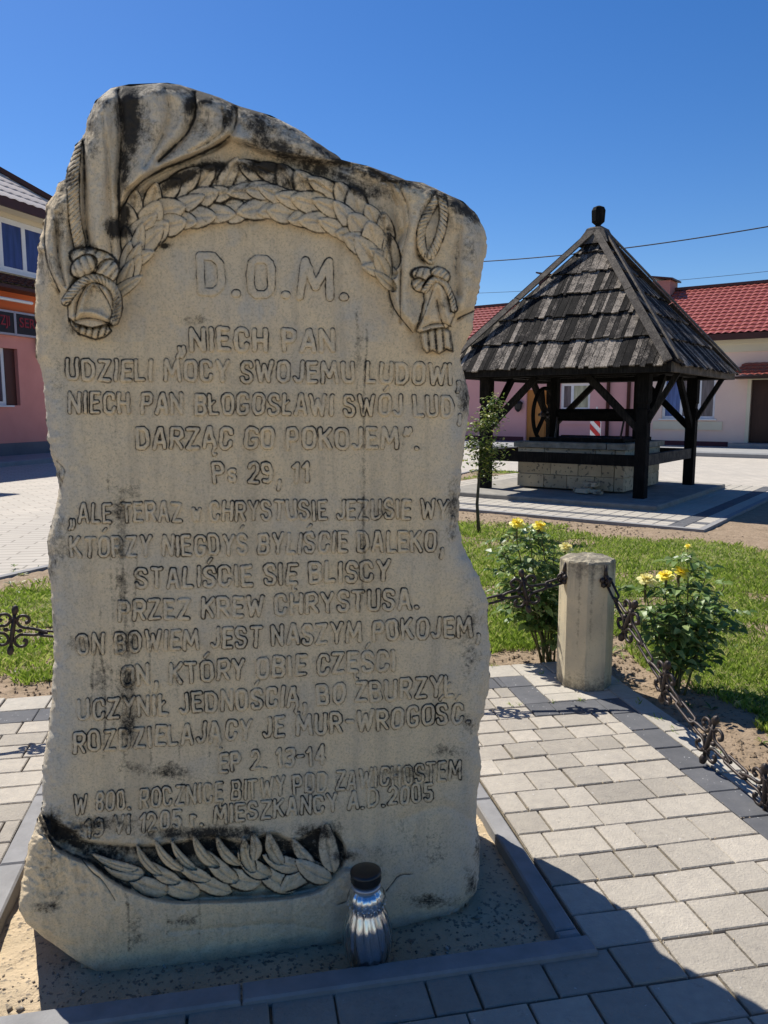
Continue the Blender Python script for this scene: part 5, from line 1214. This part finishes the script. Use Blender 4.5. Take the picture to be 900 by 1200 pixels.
def chain(label, f, u0, u1, n, tofirst):
    """f(u) -> point; n ornaments between u0 and u1"""
    mid = f((u0+u1)/2); root = empty('ornamental_chain', mid, label, 'chain', 'forged chains between the bollards')
    st = (u1-u0)/n
    for i in range(n):
        u = u0+st*(i+.5); p = f(u); a = f(u-st*.4); b = f(u+st*.4); d = (b-a).normalized()
        hz = Vector((d.x, d.y, 0)).normalized(); rz = math.atan2(hz.y, hz.x); pitch = -math.atan2(d.z, math.hypot(d.x, d.y))
        o = bpy.data.objects.new('cross_ornament', ORN); o.location = p-mid; o.rotation_euler = (random.uniform(-.12, .12), pitch*.85, rz); sc = (b-a).length/(.8*.36); o.scale = (sc, sc, sc); link(o, root)
    for i in range(n+1):
        u = u0+st*i; p = f(u); a = f(max(u-st*.2, u0-.05)); b = f(min(u+st*.2, u1+.05)); d = (b-a).normalized()
        o = bpy.data.objects.new('chain_link', LNK); o.location = p-mid
        o.rotation_euler = (random.uniform(.3, 1.2), -math.atan2(d.z, math.hypot(d.x, d.y)), math.atan2(d.y, d.x)); link(o, root)
def ch1(x):
    t = (x-.045)/1.675; return Mp(x, BY-.02, .372+.215*t*t)
chain('wrought iron chain with cross ornaments running behind the stone to the left of the bollard', ch1, -1.60, 1.69, 9, None)
def ch2(v):
    y = -v; t = (y-2.38)/1.28; return Mp(BX+.055, y, .075+.505*abs(t)**1.9)
chain('wrought iron chain with cross ornaments sagging toward the viewer on the right of the bollard', ch2, -3.64, -1.16, 7, None)

# ------------------------------------------------------------ foliage
def leafquads(mb, p, d, up, ln, wd, fold=.25):
    d = d.normalized(); s = d.cross(up)
    if s.length < 1e-3: s = d.orthogonal()
    s.normalize(); n = s.cross(d)
    a = p; m1 = p+d*ln*.38; m2 = p+d*ln*.75-n*ln*.05; e = p+d*ln-n*ln*.16
    vs = [a, m1+s*wd*.5+n*wd*fold, m1, m1-s*wd*.5+n*wd*fold, m2+s*wd*.33+n*wd*fold*.6, m2, m2-s*wd*.33+n*wd*fold*.6, e]
    mb.add(vs, [(0, 2, 1), (0, 3, 2), (1, 2, 5, 4), (2, 3, 6, 5), (4, 5, 7), (5, 6, 7)])
def W3(px, py, Y):
    r = ray(px, py); return CAMP + r*(Y/r.y)
def rose_flower(root, p, r, mat, rd, tilt=None):
    r *= 1.12
    mb = MB(); up = Vector((rd.uniform(-.3, .3), -.45+rd.uniform(-.2, .2), 1)).normalized()
    a = up.orthogonal().normalized(); b = up.cross(a)
    for ring_, (cnt, rad, el, sz) in enumerate(((6, 1.0, .25, 1.0), (6, .78, .75, .85), (5, .5, 1.15, .7), (4, .25, 1.35, .5))):
        for k in range(cnt):
            t = 2*math.pi*(k+.5*(ring_ % 2))/cnt + rd.uniform(-.2, .2); o_ = a*math.cos(t)+b*math.sin(t); s_ = up.cross(o_)
            el2 = el+rd.uniform(-.15, .15); d = (o_*math.cos(el2)+up*math.sin(el2)).normalized(); c = p + up*r*.05*ring_; L_ = r*(rad*.55+.5)
            w = r*sz*.75; nn = s_.cross(d)
            vs = [c, c+d*L_*.5+s_*w*.55-nn*w*.1, c+d*L_*.55-nn*w*.28, c+d*L_*.5-s_*w*.55-nn*w*.1, c+d*L_*.92+s_*w*.42+nn*w*.1, c+d*L_+nn*w*.18, c+d*L_*.92-s_*w*.42+nn*w*.1]
            mb.add(vs, [(0, 2, 1), (0, 3, 2), (1, 2, 5, 4), (2, 3, 6, 5)])
    fl = mb.build('flower', mat, root)
    m2 = MB(); m2.tube([p-up*r*.05, p-up*r*.5, p-Vector((0, 0, r*2.2))], [r*.25, r*.16, r*.07], 6); m2.build('calyx', M_STEM, fl)
def rose_bush(label, base, tips, flowers, seed, nleaf, spread):
    rd = random.Random(seed); root = empty('rose_bush', base, label, 'rose bush', 'yellow rose bushes by the bollard')
    st = MB(); lf = MB(); nodes = []
    for tip in tips:
        b = base+Vector((rd.uniform(-.05, .05), rd.uniform(-.05, .05), -.03)); c = b.lerp(tip, .5)+Vector((rd.uniform(-.05, .05), rd.uniform(-.05, .05), .05))
        pts = [b*(1-t)**2+c*2*t*(1-t)+tip*t*t for t in np.linspace(0, 1, 9)]
        st.tube(pts, [.0075-.005*t for t in np.linspace(0, 1, 9)], 5)
        for k in range(3, 9): nodes.append((pts[k], (pts[k]-pts[k-1]).normalized(), k/8))
    for i in range(nleaf):
        p, d, t = rd.choice(nodes); a = rd.uniform(0, 2*math.pi); o_ = Vector((math.cos(a), math.sin(a), rd.uniform(-.2, .7))).normalized()
        L_ = rd.uniform(.03, spread)*(1 if t > .4 else .6); q = p+o_*L_+Vector((0, 0, -.02))
        st.tube([p, p.lerp(q, .5)+Vector((0, 0, .012)), q], [.003, .002, .0015], 4)
        dd_ = (q-p).normalized(); hd = Vector((dd_.x, dd_.y, rd.uniform(-.5, .15))).normalized(); sd = hd.cross(Vector((0, 0, 1))).normalized()
        sc = rd.uniform(.75, 1.25)
        up = Vector((rd.uniform(-.5, .5), rd.uniform(-.5, .5), 1)).normalized(); sc *= 1.32
        for (al, si, s2) in ((.0, 0, 1.1), (-.028, 1, 1), (-.028, -1, 1), (-.058, 1, .8), (-.058, -1, .8)):
            leafquads(lf, q+hd*al*sc+hd*.03, (hd*.5+sd*si*.9).normalized() if si else hd, up, .042*sc*s2*rd.uniform(.85, 1.15), .029*sc*s2)
    st.build('canes', M_STEM, root, True); o = lf.build('foliage', M_ROSE, root); o['kind'] = 'stuff'
    for (p, r, m) in flowers: rose_flower(root, p, r, m, rd)
B1 = G(640, 772); Y1 = B1.y
rose_bush('rose bush with dark leaves and yellow blooms just left of the bollard', B1,
    [W3(605, 630, Y1), W3(622, 622, Y1+.05), W3(634, 622, Y1), W3(590, 650, Y1-.05), W3(650, 640, Y1+.1), W3(640, 660, Y1+.15), W3(612, 665, Y1-.12), W3(655, 690, Y1+.12), W3(600, 690, Y1), W3(575+15, 640, Y1+.1), W3(648, 720, Y1+.05)],
    [(W3(606, 615, Y1), .042, M_PETAL), (W3(632, 618, Y1), .040, M_PETAL), (W3(663, 643, Y1+.12), .040, M_PETALP)], 3, 260, .12)
B2 = G(790, 806); Y2 = B2.y
rose_bush('rose bush with pale and bright yellow blooms behind the sagging chain, right of the bollard', B2,
    [W3(757, 695, Y2), W3(778, 690, Y2-.05), W3(796, 680, Y2), W3(806, 655, Y2+.05), W3(826, 680, Y2+.1), W3(848, 690, Y2+.1), W3(860, 715, Y2), W3(765, 720, Y2-.1), W3(812, 700, Y2-.12), W3(835, 730, Y2-.05), W3(780, 735, Y2+.1), W3(800, 720, Y2)],
    [(W3(757, 682, Y2), .046, M_PETALP), (W3(780, 677, Y2-.03), .042, M_PETAL), (W3(797, 673, Y2), .045, M_PETAL), (W3(752, 727, Y2-.02), .026, M_PETALP), (W3(806, 641, Y2+.05), .017, M_PETAL)], 9, 240, .13)
# sapling by the well
SB = G(561, 622); sap = empty('sapling', SB, 'slender young tree with yellow green leaves in front of the left well post', 'tree')
rd = random.Random(21); mb = MB(); tk = [SB+Vector((0, 0, -.03)), W3(559, 590, SB.y), W3(562, 550, SB.y), W3(566, 510, SB.y), W3(578, 470, SB.y)]
mb.tube(tk, [.024, .02, .017, .012, .005], 7)
lm = MB()
for (cx, cy, rx, ry, n) in ((581, 473, 11, 10, 80), (574, 490, 15, 13, 120), (562, 500, 14, 9, 90), (566, 520, 12, 9, 70), (572, 525, 20, 12, 130), (560, 535, 15, 14, 130), (573, 548, 12, 13, 90), (553, 518, 9, 6, 40), (563, 556, 6, 7, 30)):
    c = W3(cx, cy, SB.y+rd.uniform(-.08, .08)); j = min(range(1, 5), key=lambda k: (tk[k]-c).length)
    mb.tube([tk[j]+Vector((0, 0, -.06)), c], [.007, .003], 5); k1 = SB.y/FPX
    for i in range(int(n*1.5)):
        v = Vector((rd.gauss(0, .55)*rx*k1, rd.gauss(0, .55)*rx*k1*.8, rd.gauss(0, .55)*ry*k1)); a = rd.uniform(0, 6.28)
        leafquads(lm, c+v, Vector((math.cos(a), math.sin(a), rd.uniform(-.7, .3))), Vector((rd.uniform(-.5, .5), rd.uniform(-.5, .5), 1)).normalized(), rd.uniform(.04, .065), rd.uniform(.025, .04), .15)
mb.build('trunk', M_BARK, sap, True); o = lm.build('crown', M_TREE, sap); o['kind'] = 'stuff'

# ------------------------------------------------------------ grass
def grass():
    r = np.random.default_rng(5)
    def field(cond, x0, x1, y0, y1, n, gamma=1.6):
        # sample depth with more blades nearby
        u = r.random(n*3); Y = 1/((1/y0**gamma)*(1-u)+(1/y1**gamma)*u)**(1/gamma); X = x0+(x1-x0)*r.random(n*3)
        m = cond(X, Y); return X[m][:n], Y[m][:n]
    def cond(X, Y):
        mx = X*EX.x+Y*EX.y; my = X*EY.x+Y*EY.y
        wx_ = (X-3.82)*WF.x.x+(Y-14.26)*WF.x.y; wy_ = (X-3.82)*WF.y.x+(Y-14.26)*WF.y.y
        n_ = fbm(X*1.6, Y*1.6, 201, 3)-.5; n2 = fbm(X*6, Y*6, 202, 2)-.5
        c = inside_np(LAWN, X, Y)
        back = (wy_ < -4.75+n_*1.1+n2*.4) | ((wy_ > 2.9) | (wx_ < -3.2-n_))
        front = (my > 4.50+n_*.5+n2*.2) | (mx > 2.42+n_*.45+n2*.15)
        ed = (X - (-3.37+(Y-7.07)*.478)) > .42+n_*.4
        near_right = (mx < 2.1) & (my < 4.2)
        thin = (fbm(X*2.3, Y*2.3, 203, 3) > .36) | (r.random(X.shape) < .35)
        return c & back & front & ed & ~near_right & thin & (wx_ < 6+n_)
    Xa, Ya = field(cond, -5.5, 7.5, 2.2, 19, 230000, .7)
    # keep those the frame (with a margin) can see
    px = 450+FPX*Xa/(Ya*CP+CAMH*SP); m = (px > -160) & (px < 1020); Xa, Ya = Xa[m], Ya[m]
    n = len(Xa); h = (.016+.034*r.random(n))*(.7+.7*fbm(Xa*1.5, Ya*1.5, 205, 3)); w = (.0022+.0008*Ya*.5)*(.7+.6*r.random(n)); a = r.random(n)*6.283; ln = (.2+.9*r.random(n))*h; b = r.random(n)*6.283
    dx, dy = np.cos(a)*w, np.sin(a)*w; lx, ly = np.cos(b)*ln, np.sin(b)*ln; z0 = np.full(n, -.022)
    V = np.stack([np.stack([Xa-dx, Ya-dy, z0], 1), np.stack([Xa+dx, Ya+dy, z0], 1), np.stack([Xa+dx*.6+lx*.35, Ya+dy*.6+ly*.35, z0+h*.65], 1), np.stack([Xa+lx, Ya+ly, z0+h], 1)], 1).reshape(-1, 3)
    i = np.arange(n)*4; Fq = np.stack([i, i+1, i+2, i+3], 1)
    me = np_mesh('lawn_grass', V, Fq, M_GRASS); o = bpy.data.objects.new('lawn_grass', me); link(o); tag(o, 'short sunlit lawn grass around the paving', 'grass', kind='stuff')
    # turf sheet under the blades
    st = .09; xs = np.arange(-7, 11, st); yy = np.arange(-.5, 19.4, st); X, Y = np.meshgrid(xs, yy); Z = -.020+.028*(fbm(X*1.1, Y*1.1, 3)-.5) + .016*(fbm(X*7, Y*7, 5)-.5)
    ins = cond(X, Y); idx = np.arange(X.size).reshape(X.shape); q = ins[:-1, :-1] & ins[1:, :-1] & ins[:-1, 1:] & ins[1:, 1:]
    Fq = np.stack([idx[:-1, :-1][q], idx[:-1, 1:][q], idx[1:, 1:][q], idx[1:, :-1][q]], 1); used, inv = np.unique(Fq.ravel(), return_inverse=True)
    o = bpy.data.objects.new('turf', np_mesh('turf', np.stack([X.ravel(), Y.ravel(), Z.ravel()], 1)[used], inv.reshape(-1, 4), M_TURF, True)); link(o); o['kind'] = 'structure'
grass()
# clods and dry bits on the bare soil strips
mb = MB(); rc = random.Random(14)
for i in range(2600):
    mx, my = (rc.uniform(2.1, 2.5), rc.uniform(1.4, 4.3)) if i % 3 == 0 else (rc.uniform(-3.5, 2.5), rc.uniform(4.2, 4.6)) if i % 3 == 1 else (None, None)
    if mx is None: c = WF.p(rc.uniform(-4, 3.5), rc.uniform(-4.9, -3.8), -.025)
    else: c = Mp(mx, my, -.022)
    s = rc.uniform(.004, .011)*(1.8 if c.y > 7 else 1)*(1.8 if rc.random() < .08 else 1); vs = [c+Vector((a*rc.uniform(.6, 1.3), b*rc.uniform(.6, 1.3), d_*rc.uniform(.6, 1.2)))*s for a, b, d_ in ((1, 0, 0), (-1, 0, 0), (0, 1, 0), (0, -1, 0), (0, 0, .8), (0, 0, -.7))]
    mb.add(vs, [(0, 2, 4), (2, 1, 4), (1, 3, 4), (3, 0, 4), (2, 0, 5), (1, 2, 5), (3, 1, 5), (0, 3, 5)])
tag(mb.build('soil_clods', M_SOIL), 'small clods of dry earth on the bare soil strips', 'soil', kind='stuff')

# ------------------------------------------------------------ grave lantern
LC = G(432, 1131, -.03); lan = empty('grave_lantern', LC, 'ribbed glass grave lantern with black cap leaning at the foot of the stone', 'lantern')
lp = lambda x, y, z: LC + Vector((x*1.30, y*1.30, z*1.10))
tf = NT('silver_reflector'); M_REFLECTOR = tf.fin((.90, .90, .92), .16, 1.0)  # for the reflector added inside the lantern glass
tg = NT('lantern_glass'); tg.b.inputs['Base Color'].default_value = (.93, .95, .97, 1); tg.b.inputs['Roughness'].default_value = .02; tg.b.inputs['IOR'].default_value = 1.85; tg.b.inputs['Transmission Weight'].default_value = 1.0
M_LG = tg.m
prof = [(.030, 0), (.036, .006), (.044, .02), (.050, .05), (.0525, .08), (.050, .11), (.044, .135), (.0375, .152), (.034, .162), (.035, .168), (.040, .177), (.0405, .192), (.036, .203), (.030, .210), (.028, .230)]
rib = lambda t, z: 1+.035*math.cos(16*t)*(1 if .015 < z < .16 else 0)
mb = MB(); n = 96
outer = prof; inner = [(r-.0028, max(z, .004)) for r, z in prof][::-1]
full = outer+inner
mb.lathe(lp, full, n, rib); mb.f = mb.f[:-2]; mb.m = mb.m[:-2]
k = len(full)-1
mb.f += [tuple(range(n-1, -1, -1)), tuple(k*n+j for j in range(n))]; mb.m += [0, 0]
gl = mb.build('glass_body', M_LG, lan, True)
mb = MB()
for j in range(22):
    t = 2*math.pi*j/22; mb.ball(lp(.0405*math.cos(t), .0405*math.sin(t), .176), .0034, 6)
mb.build('bead_ring', M_LG, gl, True)
mb = MB(); mb.lathe(lp, [(.038, .018), (.044, .045), (.0465, .08), (.0445, .108), (.040, .13), (.034, .148), (.030, .165), (.032, .185), (.026, .205)], 80, lambda t, z: 1+.06*math.cos(14*t+z*30)); mb.build('reflector_insert', M_REFLECTOR, lan, True)  # shiny insert added to brighten the glass with reflected sky
mb = MB(); mb.lathe(lp, [(.021, .228), (.030, .228), (.0325, .234), (.031, .246), (.033, .249), (.0325, .256), (.028, .259), (.010, .260)], 36, lambda t, z: 1+.02*math.cos(18*t)*(.228 < z < .25)); mb.build('cap', M_CAP, lan, True)
mb = MB(); mb.lathe(lp, [(.029, .213), (.031, .216), (.031, .221), (.029, .224)], 36); mb.build('cap_collar', M_ALU, lan, True)
lan.rotation_euler = (0, math.radians(-1.5), 0)

# ------------------------------------------------------------ small wear: sand and seedlings in the joints, dry leaves
def joint_litter():
    r = random.Random(31); g = MB(); gp = MB()
    xs_ = [s_ for s_ in slabs]
    for i in range(900):
        x0, x1, y0, y1, m_ = r.choice(xs_)
        if r.random() < .5: x, y = r.uniform(x0, x1), r.choice((y0, y1))+r.uniform(-.006, .006)
        else: x, y = r.choice((x0, x1))+r.uniform(-.006, .006), r.uniform(y0, y1)
        c = Mp(x, y, .001); s_ = r.uniform(.0015, .004)*(2 if r.random() < .05 else 1)
        vs = [c+Vector((a*r.uniform(.6, 1.4), b*r.uniform(.6, 1.4), d_*.7))*s_ for a, b, d_ in ((1, 0, 0), (-1, 0, 0), (0, 1, 0), (0, -1, 0), (0, 0, .8), (0, 0, -.7))]
        g.add(vs, [(0, 2, 4), (2, 1, 4), (1, 3, 4), (3, 0, 4)])
    tag(g.build('joint_grit', M_SAND), 'grains of sand and grit lying in the paving joints', 'grit', kind='stuff')
    for i in range(26):
        x, y = (r.uniform(1.98, 2.09), r.uniform(1.6, 4.2)) if i % 2 else (r.uniform(.95, 1.9), r.choice((4.18, 3.985, 3.57)))
        for k in range(r.randint(4, 9)):
            a = r.uniform(0, 6.28); leafquads(gp, Mp(x+r.uniform(-.01, .01), y+r.uniform(-.01, .01), -.004), Vector((math.cos(a), math.sin(a), r.uniform(.4, 1.6))), Vector((0, 0, 1)), r.uniform(.015, .035), r.uniform(.003, .006), .1)
    tag(gp.build('joint_weeds', M_GRASS), 'tiny grass seedlings along the edge of the paving', 'weeds', kind='stuff')
    wd = MB()
    for i in range(420):           # broad-leaved weeds breaking up the lawn and its edge
        if i % 2: p = Mp(r.uniform(2.15, 4.6), r.uniform(2.0, 6.0), -.02)
        else: p = Mp(r.uniform(-3.5, 3.5), r.uniform(4.35, 8.0), -.02)
        n = r.randint(4, 8); L_ = r.uniform(.03, .075)
        for k in range(n):
            a = 6.28*k/n+r.uniform(-.3, .3); leafquads(wd, p, Vector((math.cos(a), math.sin(a), r.uniform(.15, .7))), Vector((0, 0, 1)), L_*r.uniform(.7, 1.2), L_*r.uniform(.2, .35), .15)
    tag(wd.build('lawn_weeds', M_TREE), 'small broad leaved weeds scattered through the lawn', 'weeds', kind='stuff')
joint_litter()

# ------------------------------------------------------------ the wooded rim of the village far behind the square
def far_wood():
    r = np.random.default_rng(44); n = 26000
    a = r.uniform(-1.15, 1.15, n); d = r.uniform(120, 150, n); top = 5.5+5*fbm(a*18, a*0+2, 71, 4)
    z = top*r.random(n)**.75; X = np.sin(a)*d; Y = np.cos(a)*d; s = r.uniform(.35, .9, n)
    v1 = r.normal(size=(n, 3)); v1 /= np.linalg.norm(v1, axis=1, keepdims=True); v2 = np.cross(v1, r.normal(size=(n, 3))); v2 /= np.linalg.norm(v2, axis=1, keepdims=True)
    c = np.stack([X, Y, z], 1); S3 = s[:, None]
    V = np.stack([c-v1*S3, c+v2*S3*.6, c+v1*S3, c-v2*S3*.6], 1).reshape(-1, 3); i = np.arange(n)*4
    o = bpy.data.objects.new('far_wood', np_mesh('far_wood', V, np.stack([i, i+1, i+2, i+3], 1), M_TREE)); link(o)
    tag(o, 'low belt of trees on the far side of the village', 'trees', kind='stuff')
far_wood()
